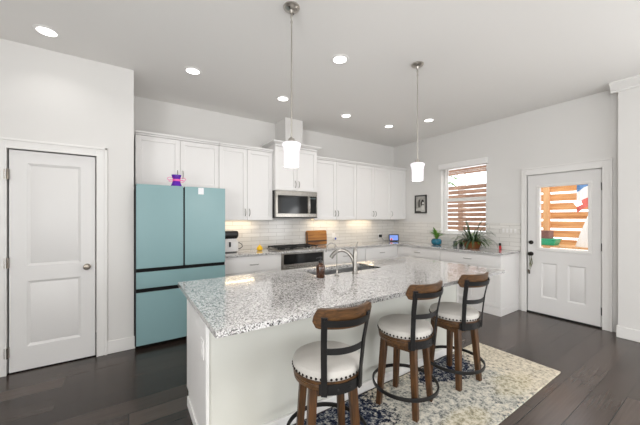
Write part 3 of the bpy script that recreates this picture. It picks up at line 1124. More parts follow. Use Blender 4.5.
# sink
t = thing('kitchen_sink', 'stainless double bowl sink set into the island granite', 'sink', ((SX0 + SX1) / 2, (SY0 + SY1) / 2, 0.8835))


def bowl(x0, x1, y0, y1, d):
    b = B()
    th = 0.004
    b.box(x0, x1, y0, y1, -d - th, -d)
    b.box(x0, x0 + th, y0, y1, -d, 0).box(x1 - th, x1, y0, y1, -d, 0).box(x0 + th, x1 - th, y0, y0 + th, -d, 0).box(x0 + th, x1 - th, y1 - th, y1, -d, 0)
    o = b.build('bowl', 'sinksteel', t)
    B().lathe([(0.045, 0), (0.045, 0.003), (0.034, 0.003), (0.030, 0.001), (0.0, 0.001)], ((x0 + x1) / 2, (y0 + y1) / 2, -d + 0.0003), 24).build('drain', 'steel', o)


hx, hy = (SX1 - SX0) / 2, (SY1 - SY0) / 2
bowl(-hx, -0.012, -hy, hy, 0.20)
bowl(0.012, hx, -hy, hy, 0.20)
B().box(-0.0118, 0.0118, -hy, hy, -0.09, -0.012).build('divider', 'sinksteel', t, bevel=0.004)
# main faucet
FXc, FYc = 1.712, 1.988
t = thing('kitchen_faucet', 'brushed nickel pull down faucet with a thick arched spout beside the sink', 'faucet', (FXc, FYc, 0.9145), R(42))
B().lathe([(0.030, 0), (0.030, 0.006), (0.023, 0.012), (0.021, 0.10), (0.020, 0.19), (0.017, 0.215), (0.010, 0.228), (0, 0.230)], seg=24).build('body', 'nickel', t)
ctl = [(0.004, 0.060), (0.020, 0.125), (0.055, 0.178), (0.105, 0.205), (0.155, 0.200), (0.198, 0.172), (0.222, 0.135)]
pts = []
for i in range(len(ctl) - 1):
    p0, p1, p2, p3 = ctl[max(i - 1, 0)], ctl[i], ctl[i + 1], ctl[min(i + 2, len(ctl) - 1)]
    for k in range(4):
        u = k / 4
        pts.append((0, *[0.5 * (2 * p1[j] + (p2[j] - p0[j]) * u + (2 * p0[j] - 5 * p1[j] + 4 * p2[j] - p3[j]) * u * u + (3 * p1[j] - p0[j] - 3 * p2[j] + p3[j]) * u ** 3) for j in (0, 1)]))
pts.append((0, *ctl[-1]))
B().tube(pts, [0.0155 + 0.004 * (i / 24) ** 2 for i in range(len(pts))], 14).build('spout', 'nickel', t)
B().tube([(0.0, 0, 0.215), (0.018, -0.01, 0.243), (0.030, -0.02, 0.285)], [0.008, 0.007, 0.005], 10).build('lever', 'nickel', t)
# filtered water tap
t = thing('water_tap', 'slim nickel filtered water tap with a small hook spout beside the thick faucet', 'faucet', (1.508, 1.992, 0.9145), R(50))
b = B().lathe([(0.020, 0), (0.020, 0.005), (0.010, 0.010), (0.0085, 0.030), (0.0085, 0.05), (0.0055, 0.055), (0, 0.056)], seg=20)
b.build('body', 'nickel', t)
pts = [(0, 0, 0.05), (0, 0, 0.15), (0, 0, 0.225)]
for i in range(9):
    a = PI - PI * 0.92 * i / 8
    pts.append((0, 0.045 + 0.045 * math.cos(a), 0.235 + 0.05 * math.sin(a)))
pts.append((0, 0.096, 0.205))
B().tube(pts, 0.0052, 10).build('spout', 'nickel', t)
B().tube([(0.006, 0, 0.04), (0.028, -0.004, 0.046)], 0.0035, 8).build('lever', 'nickel', t)
# soap bottle
t = thing('soap_bottle', 'amber glass soap bottle with a black pump on the island', 'bottle', (1.352, 2.016, 0.9145))
B().lathe([(0.0, 0), (0.034, 0), (0.037, 0.004), (0.037, 0.092), (0.034, 0.102), (0.018, 0.114), (0.0145, 0.118), (0.0145, 0.130), (0.0, 0.130)], seg=28).build('body', 'amber', t)
B().lathe([(0.0, 0.004), (0.033, 0.004), (0.033, 0.086), (0.0, 0.086)], seg=24).build('soap', 'amberlabel', t)
b = B().lathe([(0.0165, 0.124), (0.0165, 0.142), (0.010, 0.146), (0.004, 0.147), (0.004, 0.162), (0.010, 0.163), (0.010, 0.172), (0, 0.173)], seg=20)
b.tube([(0, 0, 0.168), (-0.02, 0.012, 0.168), (-0.032, 0.019, 0.160)], 0.004, 8)
b.build('pump', 'black', t)
# outlet on island corner
t = thing('wall_outlet', 'white outlet plate on the island corner board below the slab', 'outlet', (PX0 - 0.0072, 1.828, 0.633), -PI / 2 )
B().box(-0.036, 0.036, -0.006, 0, -0.058, 0.058).build('plate', 'white', t, bevel=0.002)
for dz in (-0.022, 0.022):
    B().prism(rrect(0, dz, 0.034, 0.030, 0.008), 'y', -0.008, -0.0061).build('socket', 'white', t)

# ------------------------------------------------------------------ stools


def stool(loc, rz, legrot, label):
    t = thing('bar_stool', label, 'stool', (*loc, 0.0125), rz, 'swivel counter stools at the island')
    sz = 0.555
    prof = [(k * 0.893, z) for k, z in [(0.0, sz), (0.216, sz), (0.222, sz + 0.010), (0.224, sz + 0.030), (0.216, sz + 0.048), (0.19, sz + 0.060), (0.13, sz + 0.068), (0.06, sz + 0.071), (0, sz + 0.072)]]
    c = B().lathe(prof, seg=56).build('seat', 'linen', t)
    b = B()
    n = 46
    for i in range(n):
        a = 2 * PI * i / n
        b.sphere((0.1985 * math.cos(a), 0.1985 * math.sin(a), sz + 0.013), 0.0072, 8, 6)
    b.build('nailheads', 'nail', c)
    b = B().lathe([(k * 0.9, z) for k, z in [(0.0, sz - 0.055), (0.19, sz - 0.055), (0.214, sz - 0.050), (0.218, sz - 0.028), (0.214, sz - 0.024), (0.220, sz - 0.018), (0.220, sz - 0.0005), (0.0, sz - 0.0005)]], seg=56)
    b.build('seat_ring', 'walnut_x', t)
    cr, sr = math.cos(legrot), math.sin(legrot)
    for sx, sy in ((1, 1), (-1, 1), (-1, -1), (1, -1)):
        def q(u, v, z):
            return (u * cr - v * sr, u * sr + v * cr, z)
        ht, hb, tt, tb = 0.112, 0.143, 0.0235, 0.019
        low = [q(sx * hb + a * tb, sy * hb + c2 * tb, 0) for a, c2 in ((-1, -1), (1, -1), (1, 1), (-1, 1))]
        up = [q(sx * ht + a * tt, sy * ht + c2 * tt, sz - 0.056) for a, c2 in ((-1, -1), (1, -1), (1, 1), (-1, 1))]
        B().hexa(low, up).build('leg', 'walnut', t, bevel=0.004)
    # apron between legs
    b = B()
    ang = [legrot + k * PI / 2 for k in range(4)]
    for a in ang:
        ca, sa = math.cos(a), math.sin(a)
        low, up = [], []
        for (u, v) in ((-0.088, -0.122), (0.088, -0.122), (0.088, -0.102), (-0.088, -0.102)):
            low.append((u * ca - v * sa, u * sa + v * ca, sz - 0.108))
            up.append((u * ca - v * sa, u * sa + v * ca, sz - 0.056))
        b.hexa(low, up)
    b.build('apron', 'walnut_x', t)
    # foot ring
    ring = [(0.238 * math.cos(2 * PI * i / 56), 0.238 * math.sin(2 * PI * i / 56), 0.160) for i in range(56)]
    B().tube(ring, 0.01, closed=True, flat=(0.0125, 0.006)).build('foot_ring', 'metal_black', t, bevel=0.002)
    # back: posts, slats, plate
    for sx in (-1, 1):
        pts = [(sx * 0.108, -0.186, 0.490), (sx * 0.110, -0.190, 0.60), (sx * 0.119, -0.206, 0.76), (sx * 0.130, -0.236, 0.915)]
        b = B()
        lo = []
        ux, uy = 0.75, sx * 0.45          # width direction of the flat bar
        nl = math.hypot(ux, uy)
        ux, uy = ux / nl, uy / nl
        px, py = -uy, ux
        prev = None
        for p in pts:
            r4 = [b.bm.verts.new((p[0] + a * 0.016 * ux + c2 * 0.005 * px, p[1] + a * 0.016 * uy + c2 * 0.005 * py, p[2])) for a, c2 in ((-1, -1), (1, -1), (1, 1), (-1, 1))]
            if prev:
                for k in range(4):
                    b.bm.faces.new([prev[k], prev[(k + 1) % 4], r4[(k + 1) % 4], r4[k]])
            else:
                b.bm.faces.new(list(reversed(r4)))
            prev = r4
        b.bm.faces.new(prev)
        b.build('back_post', 'metal_black', t, bevel=0.002)

    def arc(hw, yc, sag, z0, z1, th, n=16, lean=0.0):
        b = B()
        pr = None
        for i in range(n + 1):
            u = -1 + 2 * i / n
            x, y = hw * u, yc - sag * (1 - u * u)
            nx, ny = 2 * sag * u / hw, -1.0
            nl = math.hypot(nx, ny)
            nx, ny = nx / nl * th, ny / nl * th
            row = [b.bm.verts.new(v) for v in ((x, y, z0), (x + nx, y + ny, z0), (x + nx, y + ny - lean, z1), (x, y - lean, z1))]
            if pr:
                for k in range(4):
                    b.bm.faces.new([pr[k], pr[(k + 1) % 4], row[(k + 1) % 4], row[k]])
            else:
                b.bm.faces.new(list(reversed(row)))
            pr = row
        b.bm.faces.new(pr)
        return b
    # crest rail with rounded ends
    b = B()
    n = 24
    hw, yc0, sag, th = 0.160, -0.175, 0.069, 0.023
    pr = None
    for i in range(n + 1):
        u = -1 + 2 * i / n
        x, y = hw * u, yc0 - sag * (1 - u * u)
        nx, ny = 2 * sag * u / hw, -1.0
        nl = math.hypot(nx, ny)
        nx, ny = nx / nl * th, ny / nl * th
        e = max(0.0, (abs(u) - 0.84) / 0.16)
        dz = 0.036 * (1 - math.sqrt(max(0.0, 1 - e * e)))
        z0, z1 = 0.850 + dz, 0.956 - dz
        row = [b.bm.verts.new(v) for v in ((x, y + 0.006, z0), (x + nx, y + ny + 0.006, z0), (x + nx, y + ny - 0.010, z1), (x, y - 0.010, z1))]
        if pr:
            for k in range(4):
                b.bm.faces.new([pr[k], pr[(k + 1) % 4], row[(k + 1) % 4], row[k]])
        else:
            b.bm.faces.new(list(reversed(row)))
        pr = row
    b.bm.faces.new(pr)
    b.build('crest_rail', 'walnut_x', t, bevel=0.003)
    arc(0.125, -0.2360, 0.043, 0.868, 0.902, 0.0055, lean=0.006).build('back_slat', 'metal_black', t)
    arc(0.114, -0.196, 0.034, 0.712, 0.744, 0.006).build('back_slat', 'metal_black', t)
    # curved plate wrapping the seat between the posts
    b = B()
    pr = None
    for i in range(15):
        a = -PI / 2 + R(-38 + 76 * i / 14)
        ca, sa = math.cos(a), math.sin(a)
        row = [b.bm.verts.new(v) for v in ((0.2020 * ca, 0.2020 * sa, 0.492), (0.2075 * ca, 0.2075 * sa, 0.492), (0.2075 * ca, 0.2075 * sa, 0.546), (0.2020 * ca, 0.2020 * sa, 0.546))]
        if pr:
            for k in range(4):
                b.bm.faces.new([pr[k], pr[(k + 1) % 4], row[(k + 1) % 4], row[k]])
        else:
            b.bm.faces.new(list(reversed(row)))
        pr = row
    b.bm.faces.new(pr)
    b.build('seat_plate', 'metal_black', t)
    spots = [(0.2085 * math.cos(-PI / 2 + R(da)), 0.2085 * math.sin(-PI / 2 + R(da)), 0.518, 0.0055) for da in (-30, -10, 10, 30)]
    spots += [(sx * 0.130, -0.240, 0.900, 0.0045) for sx in (-1, 1)]
    for x, y, z, r in spots:
        B().sphere((x, y, z), r, 8, 6).build('bolt', 'metal_black', t)
    return t


stool((0.966, 1.372), R(-9), R(-10), 'cream seat wooden swivel stool nearest the outlet end of the island')
stool((1.755, 1.460), R(-6), R(22), 'cream seat wooden swivel stool standing between the other two at the island')
stool((2.390, 1.448), R(-9), R(6), 'cream seat wooden swivel stool at the island end towards the patio door')

# ------------------------------------------------------------------ rug
b = B().prism(rrect((0.30 + 3.29) / 2, (0.952 + 1.715) / 2, 2.99, 0.763, 0.01), 'z', 0.0005, 0.012)
o = b.build('runner_rug', rug_mat(), bevel=0.003)
tag(o, 'distressed cream and navy runner rug under the bar stools', 'rug')

# ------------------------------------------------------------------ pendants and downlights


def pendant(x, y, label):
    t = thing('pendant_light', label, 'pendant light', (x, y, H), 0, 'pendant lights over the island')
    B().lathe([(0.062, -0.0005), (0.062, -0.010), (0.052, -0.020), (0.018, -0.030), (0.012, -0.05), (0.0, -0.05)], seg=32).build('canopy', 'nickel_light', t)
    for a in (0.7, 3.8):
        B().sphere((0.040 * math.cos(a), 0.040 * math.sin(a), -0.027), 0.005, 8, 6).build('screw', 'bronze', t)
    b = B().cyl((0, 0, -1.02), 0.0058, 0.975, 12)
    for zz in (-0.075, -0.115):
        b.lathe([(0.0058, -0.012), (0.0085, -0.008), (0.0085, 0.008), (0.0058, 0.012)], (0, 0, zz), 12)
    b.build('rod', 'nickel_light', t)
    B().lathe([(0.008, -0.99), (0.020, -1.00), (0.026, -1.012), (0.028, -1.03), (0.0, -1.032)], seg=24).build('socket_cap', 'nickel_light', t)
    b = B()
    b.lathe([(0.026, -1.028), (0.060, -1.034), (0.070, -1.042), (0.071, -1.052), (0.063, -1.075), (0.058, -1.10), (0.0565, -1.210), (0.053, -1.215), (0.0, -1.215)], seg=40)
    b.build('shade', 'shade', t)
    d = bpy.data.lights.new('pendant_bulb', 'POINT')
    d.energy = 5
    d.shadow_soft_size = 0.06
    d.color = (1, 0.96, 0.92)
    o = bpy.data.objects.new('pendant_bulb', d)
    o.location = (x, y, H - 1.31)
    COL.objects.link(o)
    return t


pendant(1.030, 1.931, 'long rod pendant light with white shade hanging nearer the refrigerator')
pendant(2.508, 1.920, 'long rod pendant light with white shade hanging nearer the kitchen window')

CANS = [(-0.585, 3.345, 'recessed ceiling light close above the closet door wall'),
        (0.58, 3.36, 'recessed ceiling light in front of the refrigerator cabinets'),
        (1.72, 3.47, 'recessed ceiling light in front of the microwave vent chase'),
        (1.774, 2.291, 'recessed ceiling light alone between the two pendants, above the island sink'),
        (2.83, 3.50, 'recessed ceiling light before the cabinet over the cutting board'),
        (3.78, 3.49, 'recessed ceiling light nearest the inner corner of the kitchen'),
        (4.09, 2.91, 'recessed ceiling light beyond the far pendant, before the kitchen window')]


def downlight(x, y, label, power=CAN):
    t = thing('recessed_light', label, 'ceiling light', (x, y, H), 0, 'recessed ceiling lights')
    b = B()
    b.lathe([(0.066, -0.0005), (0.088, -0.0005), (0.090, -0.004), (0.086, -0.008), (0.066, -0.0095)], seg=40, loop=True)
    b.build('trim_ring', 'white', t)
    B().lathe([(0.0, -0.006), (0.0655, -0.006), (0.0655, -0.0005), (0.0, -0.0005)], seg=40).build('lens', 'lamp', t)
    area('downlight_lamp', (x, y, H - 0.012), (0, 0, 0), 0.12, 0.12, power, (1.0, 0.98, 0.955), 'DISK', R(122))


for x, y, l in CANS:
    downlight(x, y, l, CAN * (0.5 if x < 0 else 1))
# the same fittings carry on over the living room behind the camera
for x, y in ((-0.6, 0.6), (1.2, -0.6), (3.2, -0.4), (-1.0, -2.2), (1.4, -2.4), (3.6, -2.3)):
    area('living_room_downlight_lamp', (x, y, H - 0.012), (0, 0, 0), 0.12, 0.12, 6.5, (1.0, 0.98, 0.955), 'DISK', R(122))

# ------------------------------------------------------------------ counter things
# cooktop
t = thing('gas_cooktop', 'stainless gas cooktop with black cast iron grates in the worktop', 'cooktop', (2.265, 4.165, 0.9145))
B().prism(rrect(0, 0, 0.76, 0.50, 0.02), 'z', 0, 0.010).build('tray', 'steel', t, bevel=0.003)
for gx in (-0.245, 0.0, 0.245):
    b = B()
    hw, hh, zt = 0.115, 0.19, 0.046
    cy = 0.03
    for s in (-1, 1):
        b.box(gx + s * hw - 0.006, gx + s * hw + 0.006, cy - hh, cy + hh, zt - 0.012, zt)
        b.box(gx - hw, gx + hw, cy + s * hh - 0.006, cy + s * hh + 0.006, zt - 0.012, zt)
        for s2 in (-1, 1):
            b.box(gx + s * (hw - 0.008) - 0.007, gx + s * (hw - 0.008) + 0.007, cy + s2 * (hh - 0.008) - 0.007, cy + s2 * (hh - 0.008) + 0.007, 0.0105, zt - 0.010)
    b.box(gx - 0.006, gx + 0.006, cy - hh, cy + hh, zt - 0.011, zt + 0.001)
    for yy in (-0.09, 0.0, 0.09):
        b.box(gx - hw, gx + hw, cy + yy - 0.005, cy + yy + 0.005, zt - 0.011, zt)
    b.build('grate', 'iron', t)
for gx, gy, r in ((-0.245, 0.12, 0.035), (-0.245, -0.06, 0.042), (0, 0.03, 0.055), (0.245, 0.12, 0.042), (0.245, -0.06, 0.035)):
    B().lathe([(r + 0.010, 0.0103), (r + 0.008, 0.018), (r, 0.019), (r, 0.028), (r - 0.006, 0.031), (0, 0.031)], (gx, gy, 0), 24).build('burner', 'iron', t)
for i in range(5):
    B().lathe([(0.018, 0.0103), (0.018, 0.014), (0.0145, 0.016), (0.0135, 0.034), (0.0, 0.035)], (0.06 + 0.065 * i, -0.215, 0), 18).build('knob', 'steel', t)

# cutting board leaning on the tiles
t = thing('cutting_board', 'acacia cutting board with a dark ledge leaning on the tiles beside the cooktop', 'cutting board', (2.895, 4.448, 0.9147))
t.rotation_euler = (R(-5), 0, 0)
B().prism(rrect(0, 0.138, 0.45, 0.265, 0.028), 'y', -0.022, 0.0).build('board', 'acacia', t, bevel=0.003)
B().box(-0.195, 0.215, -0.032, -0.0225, 0.064, 0.090).build('ledge', 'dkwood', t, bevel=0.003)
B().prism(rrect(-0.209, 0.138, 0.022, 0.215, 0.008), 'y', -0.026, -0.0225).build('edge_strip', 'dkwood', t)

# air fryer
t = thing('air_fryer', 'white countertop air fryer with a black domed top beside the refrigerator', 'appliance', (1.232, 4.285, 0.9145), R(0))
B().prism(rrect(0, 0, 0.24, 0.24, 0.05), 'z', 0.012, 0.165).build('body', 'white', t, bevel=0.006)
B().prism(rrect(0, 0, 0.21, 0.21, 0.05), 'z', 0.0, 0.0115).build('foot', 'black', t)
b = B()
for (s0, a), (s1, c) in zip(((0.215, 0.200), (0.246, 0.235), (0.250, 0.285)), ((0.246, 0.235), (0.250, 0.285), (0.225, 0.310))):
    lo = [b.bm.verts.new((u, v, a)) for u, v in rrect(0, 0, s0, s0, 0.055)]
    hi = [b.bm.verts.new((u, v, c)) for u, v in rrect(0, 0, s1, s1, 0.055)]
    for k in range(len(lo)):
        j = (k + 1) % len(lo)
        b.bm.faces.new([lo[k], lo[j], hi[j], hi[k]])
    if a == 0.200:
        b.bm.faces.new(list(reversed(lo)))
    if c == 0.310:
        b.bm.faces.new(hi)
bmesh.ops.remove_doubles(b.bm, verts=b.bm.verts, dist=1e-5)
b.build('top', 'black', t, sharp=50)
B().prism(rrect(0, 0, 0.20, 0.20, 0.05), 'z', 0.166, 0.1995).build('neck', 'white', t)
b = B().box(-0.03, -0.008, -0.15, -0.1205, 0.085, 0.155)
b.build('handle', 'black', t, bevel=0.004)
pts = [(0.1205, -0.02, 0.135), (0.15, -0.04, 0.13), (0.185, -0.05, 0.105), (0.19, -0.05, 0.07), (0.16, -0.04, 0.045), (0.1205, -0.02, 0.04)]
B().tube(pts, 0.0055, 8).build('side_handle', 'black', t)

# yellow ornament
t = thing('yellow_pear', 'small yellow pear shaped ornament on the worktop before the cooktop', 'ornament', (1.690, 4.215, 0.9145))
B().lathe([(0, 0), (0.030, 0.0), (0.046, 0.014), (0.048, 0.032), (0.038, 0.055), (0.020, 0.070), (0.014, 0.082), (0.0, 0.088)], seg=28).build('body', 'yellow', t)
B().tube([(0, 0, 0.086), (0.002, 0, 0.096), (0.008, 0, 0.104)], 0.003, 8).build('stem', 'yellow', t)

# wall outlets on the kitchen tiles


def outlet(x, z, label):
    t = thing('wall_outlet', label, 'outlet', (x, YW - 0.0095, z))
    B().box(-0.036, 0.036, -0.006, 0, -0.058, 0.058).build('plate', 'white', t, bevel=0.002)
    for dz in (-0.022, 0.022):
        B().prism(rrect(0, dz, 0.034, 0.030, 0.008), 'y', -0.008, -0.0061).build('socket', 'white', t)
    return t


outlet(3.31, 1.07, 'white outlet plate on the tiles beside the cutting board')
t = thing('plug_in_freshener', 'white plug-in unit with a blue front in the outlet by the cutting board', 'plug', (3.32, YW - 0.0178, 1.022))
B().prism(rrect(0, 0, 0.050, 0.078, 0.015), 'y', -0.036, 0.0).build('body', 'white', t, bevel=0.004)
B().sphere((0.0, -0.040, -0.004), 0.020, 14, 8, (1, 0.5, 1.1)).build('front', 'blue', t)
outlet(4.545, 1.02, 'white outlet plate with the black plug near the smart display')
t = thing('power_adapter', 'black plug adapter in the outlet beside the smart display', 'plug', (4.553, YW - 0.0178, 1.028))
B().box(-0.030, 0.030, -0.042, 0, -0.028, 0.028).build('body', 'black', t, bevel=0.005)
B().tube([(0.028, -0.02, -0.02), (0.06, -0.03, -0.08), (0.09, -0.05, -0.106), (0.15, -0.09, -0.1085), (0.19, -0.12, -0.1085)], 0.0028, 6).build('cable', 'black', t)
# smart display on the corner of the worktop
t = thing('smart_display', 'black framed smart display with a lit blue screen in the worktop corner', 'tablet', (4.735, 4.225, 0.9145), R(-34))
b = B()
lean = 0.035
prs = rrect(0, 0.078, 0.215, 0.140, 0.012)
lo = [b.bm.verts.new((u, 0.0 + v * 0.25, v)) for u, v in prs]
hi = [b.bm.verts.new((u, 0.016 + v * 0.25, v)) for u, v in prs]
b.bm.faces.new(list(reversed(lo)))
b.bm.faces.new(hi)
for i in range(len(prs)):
    j = (i + 1) % len(prs)
    b.bm.faces.new([lo[i], lo[j], hi[j], hi[i]])
b.build('frame', 'black', t)
B().prism([(0.010, 0.0), (0.095, 0.0), (0.062, 0.075), (0.045, 0.085), (0.026, 0.06)], 'x', -0.08, 0.08).build('stand', 'black', t)


def screen_mat():
    m, nt, p = new_mat('lit_screen')
    tc = nt.nodes.new('ShaderNodeTexCoord')
    mp = nt.nodes.new('ShaderNodeMapping')
    mp.inputs['Location'].default_value = (0.055 / 0.030, 0, -0.045 / 0.030)
    mp.inputs['Scale'].default_value = (1 / 0.030, 0, 1 / 0.030)
    nt.links.new(tc.outputs['Object'], mp.inputs['Vector'])
    n = nt.nodes.new('ShaderNodeTexNoise')
    n.inputs['Scale'].default_value = 60
    nt.links.new(tc.outputs['Object'], n.inputs['Vector'])
    l = nt.nodes.new('ShaderNodeVectorMath')
    l.operation = 'LENGTH'
    nt.links.new(mp.outputs[0], l.inputs[0])
    a = nt.nodes.new('ShaderNodeMath')
    a.operation = 'ADD'
    nt.links.new(l.outputs['Value'], a.inputs[0])
    nt.links.new(n.outputs['Fac'], a.inputs[1])
    rp = ramp(nt, [(0.0, (214, 40, 50)), (0.55, (220, 70, 80)), (0.72, (236, 196, 214)), (0.85, (150, 178, 240)), (1.0, (128, 160, 240))])
    d = nt.nodes.new('ShaderNodeMath')
    d.operation = 'MULTIPLY'
    d.inputs[1].default_value = 0.55
    nt.links.new(a.outputs[0], d.inputs[0])
    nt.links.new(d.outputs[0], rp.inputs[0])
    nt.links.new(rp.outputs[0], p.inputs['Emission Color'])
    p.inputs['Emission Strength'].default_value = 0.95
    p.inputs['Base Color'].default_value = (0.01, 0.01, 0.01, 1)
    p.inputs['Roughness'].default_value = 0.15
    return m


prs = rrect(0, 0.078, 0.180, 0.108, 0.003)
b = B()
lo = [b.bm.verts.new((u, -0.0018 + v * 0.25, v)) for u, v in prs]
hi = [b.bm.verts.new((u, -0.0004 + v * 0.25, v)) for u, v in prs]
b.bm.faces.new(list(reversed(lo)))
b.bm.faces.new(hi)
for i in range(len(prs)):
    j = (i + 1) % len(prs)
    b.bm.faces.new([lo[i], lo[j], hi[j], hi[i]])
b.build('screen', screen_mat(), t)

# framed picture
t = thing('picture_frame', 'small dark framed black and white photo on the wall beside the window', 'picture', (XR - 0.0008, 3.755, 1.70), -PI / 2)
pw, ph = 0.285, 0.375
b = B()
f = 0.026
b.box(-pw / 2, pw / 2, -0.024, 0, -ph / 2, -ph / 2 + f).box(-pw / 2, pw / 2, -0.024, 0, ph / 2 - f, ph / 2)
b.box(-pw / 2, -pw / 2 + f, -0.024, 0, -ph / 2 + f, ph / 2 - f).box(pw / 2 - f, pw / 2, -0.024, 0, -ph / 2 + f, ph / 2 - f)
b.build('frame', 'frame', t, bevel=0.003)


def photo_mat():
    m, nt, p = new_mat('grey_photo')
    tc = nt.nodes.new('ShaderNodeTexCoord')

    def blob(cx, cz, rx, rz, soft=0.25):
        mp = nt.nodes.new('ShaderNodeMapping')
        mp.inputs['Location'].default_value = (-cx / rx, 0, -cz / rz)
        mp.inputs['Scale'].default_value = (1 / rx, 0, 1 / rz)
        nt.links.new(tc.outputs['Object'], mp.inputs['Vector'])
        l = nt.nodes.new('ShaderNodeVectorMath')
        l.operation = 'LENGTH'
        nt.links.new(mp.outputs[0], l.inputs[0])
        mr = nt.nodes.new('ShaderNodeMapRange')
        mr.inputs['From Min'].default_value = 1 - soft
        mr.inputs['From Max'].default_value = 1
        mr.inputs['To Min'].default_value = 1
        mr.inputs['To Max'].default_value = 0
        nt.links.new(l.outputs['Value'], mr.inputs['Value'])
        return mr.outputs[0]
    n = nt.nodes.new('ShaderNodeTexNoise')
    n.inputs['Scale'].default_value = 14
    nt.links.new(tc.outputs['Object'], n.inputs['Vector'])
    rp = ramp(nt, [(0.3, (142, 140, 134)), (0.7, (176, 174, 168))])
    nt.links.new(n.outputs['Fac'], rp.inputs[0])
    c = rp.outputs[0]
    for cx, cz, rx, rz, col in ((-0.035, 0.0, 0.035, 0.10, (96, 94, 90)), (0.045, 0.02, 0.045, 0.085, (70, 68, 66)), (-0.030, 0.075, 0.022, 0.028, (72, 70, 68)),
                                (0.048, 0.055, 0.03, 0.036, (54, 52, 50)), (0.058, 0.020, 0.020, 0.03, (228, 226, 220)), (0.0, -0.12, 0.13, 0.06, (188, 186, 180)),
                                (0.055, -0.07, 0.045, 0.06, (206, 204, 198)), (-0.06, -0.16, 0.09, 0.03, (84, 82, 78))):
        x = nt.nodes.new('ShaderNodeMix')
        x.data_type = 'RGBA'
        nt.links.new(blob(cx, cz, rx, rz), x.inputs[0])
        nt.links.new(c, x.inputs[6])
        x.inputs[7].default_value = (*lin(col), 1)
        c = x.outputs[2]
    nt.links.new(c, p.inputs['Base Color'])
    p.inputs['Roughness'].default_value = 0.25
    return m


B().box(-pw / 2 + f, pw / 2 - f, -0.012, -0.001, -ph / 2 + f, ph / 2 - f).build('photo', photo_mat(), t)

# switch plate
t = thing('switch_plate', 'white wide switch plate on the tiles beside the patio door', 'switch', (XR - 0.0095, 2.10, 1.215), -PI / 2)
B().box(-0.115, 0.115, -0.007, 0, -0.060, 0.060).build('plate', 'plate', t, bevel=0.003)
for i in range(4):
    B().box(-0.085 + i * 0.0566 - 0.015, -0.085 + i * 0.0566 + 0.015, -0.010, -0.0071, -0.032, 0.032).build('switch', 'white', t, bevel=0.002)

# teal potted plant
t = thing('potted_plant', 'leafy green plant in a round teal glazed pot on the worktop', 'plant', (4.815, 3.262, 0.9145))
B().lathe([(0.0, 0), (0.060, 0.0), (0.085, 0.018), (0.094, 0.05), (0.090, 0.085), (0.076, 0.103), (0.074, 0.112), (0.066, 0.112), (0.064, 0.095), (0.0, 0.094)], seg=36).build('pot', 'tealpot', t)
B().lathe([(0.0, 0.0945), (0.063, 0.0945), (0.062, 0.100), (0, 0.104)], seg=24).build('soil', 'soil', t)
b = B()
rnd = random.Random(3)
for i in range(26):
    a = i * 2.399
    el = 0.5 + 0.9 * rnd.random()
    b.leaf((0.02 * math.cos(a), 0.02 * math.sin(a), 0.10 + 0.09 * rnd.random()), (math.cos(a) * math.cos(el), math.sin(a) * math.cos(el), math.sin(el)),
           0.11 + 0.06 * rnd.random(), 0.046, 0.9)
b.build('foliage', 'leaf', t)
b = B()
for k in range(4):
    b.tube([(0.012 * math.cos(k * 1.6), 0.012 * math.sin(k * 1.6), 0.098), (0.02 * math.cos(k * 1.6), 0.02 * math.sin(k * 1.6), 0.20)], 0.004, 6)
b.build('stem', 'leaf_dark', t)

# trailing plant in a basket
t = thing('potted_plant', 'large trailing arching plant in a brown wicker basket under the window', 'plant', (4.80, 2.580, 0.9145))
b = B().lathe([(0.0, 0), (0.105, 0.0), (0.118, 0.02), (0.142, 0.105), (0.147, 0.112), (0.140, 0.116), (0.128, 0.10), (0, 0.098)], seg=40)
b.build('basket', 'wicker', t)
B().lathe([(0.0, 0.0985), (0.127, 0.0985), (0.125, 0.104), (0, 0.110)], seg=30).build('soil', 'soil', t)
b = B()
rnd = random.Random(11)
for i in range(84):
    a = i * 2.399 + rnd.random() * 0.4
    el = 0.6 + 0.85 * rnd.random()
    ln = 0.24 + 0.26 * rnd.random()
    r0 = 0.08 * rnd.random()
    da = (math.cos(a) * math.cos(el), math.sin(a) * math.cos(el), math.sin(el))
    if da[0] > 0.35:
        ln *= 0.40
    b.leaf((r0 * math.cos(a), r0 * math.sin(a), 0.10), da, ln, 0.014 + 0.008 * rnd.random(), 2.1, 9)
b.clamp(0.200, 0.172, 0.004, -0.32).build('foliage', 'leaf_dark', t)
b = B()
for i in range(34):
    a = i * 2.1 + 0.3
    el = 0.7 + 0.7 * rnd.random()
    r0 = 0.09 * rnd.random()
    da = (math.cos(a) * math.cos(el), math.sin(a) * math.cos(el), math.sin(el))
    ln = 0.16 + 0.20 * rnd.random()
    if da[0] > 0.35:
        ln *= 0.45
    b.leaf((r0 * math.cos(a), r0 * math.sin(a), 0.10), da, ln, 0.02, 2.0, 8)
b.clamp(0.200, 0.172, 0.004, -0.32).build('pale_foliage', 'leaf_pale', t)
b = B()
for i in range(14):
    a = i * 2.399
    r0 = 0.10 + 0.03 * rnd.random()
    b.leaf((r0 * math.cos(a), r0 * math.sin(a), 0.108), (math.cos(a), math.sin(a), 0.5 * rnd.random()), 0.06 + 0.04 * rnd.random(), 0.026, 1.6, 5)
b.clamp(0.200, 0.172, 0.004, -0.32).build('low_foliage', 'leaf', t)
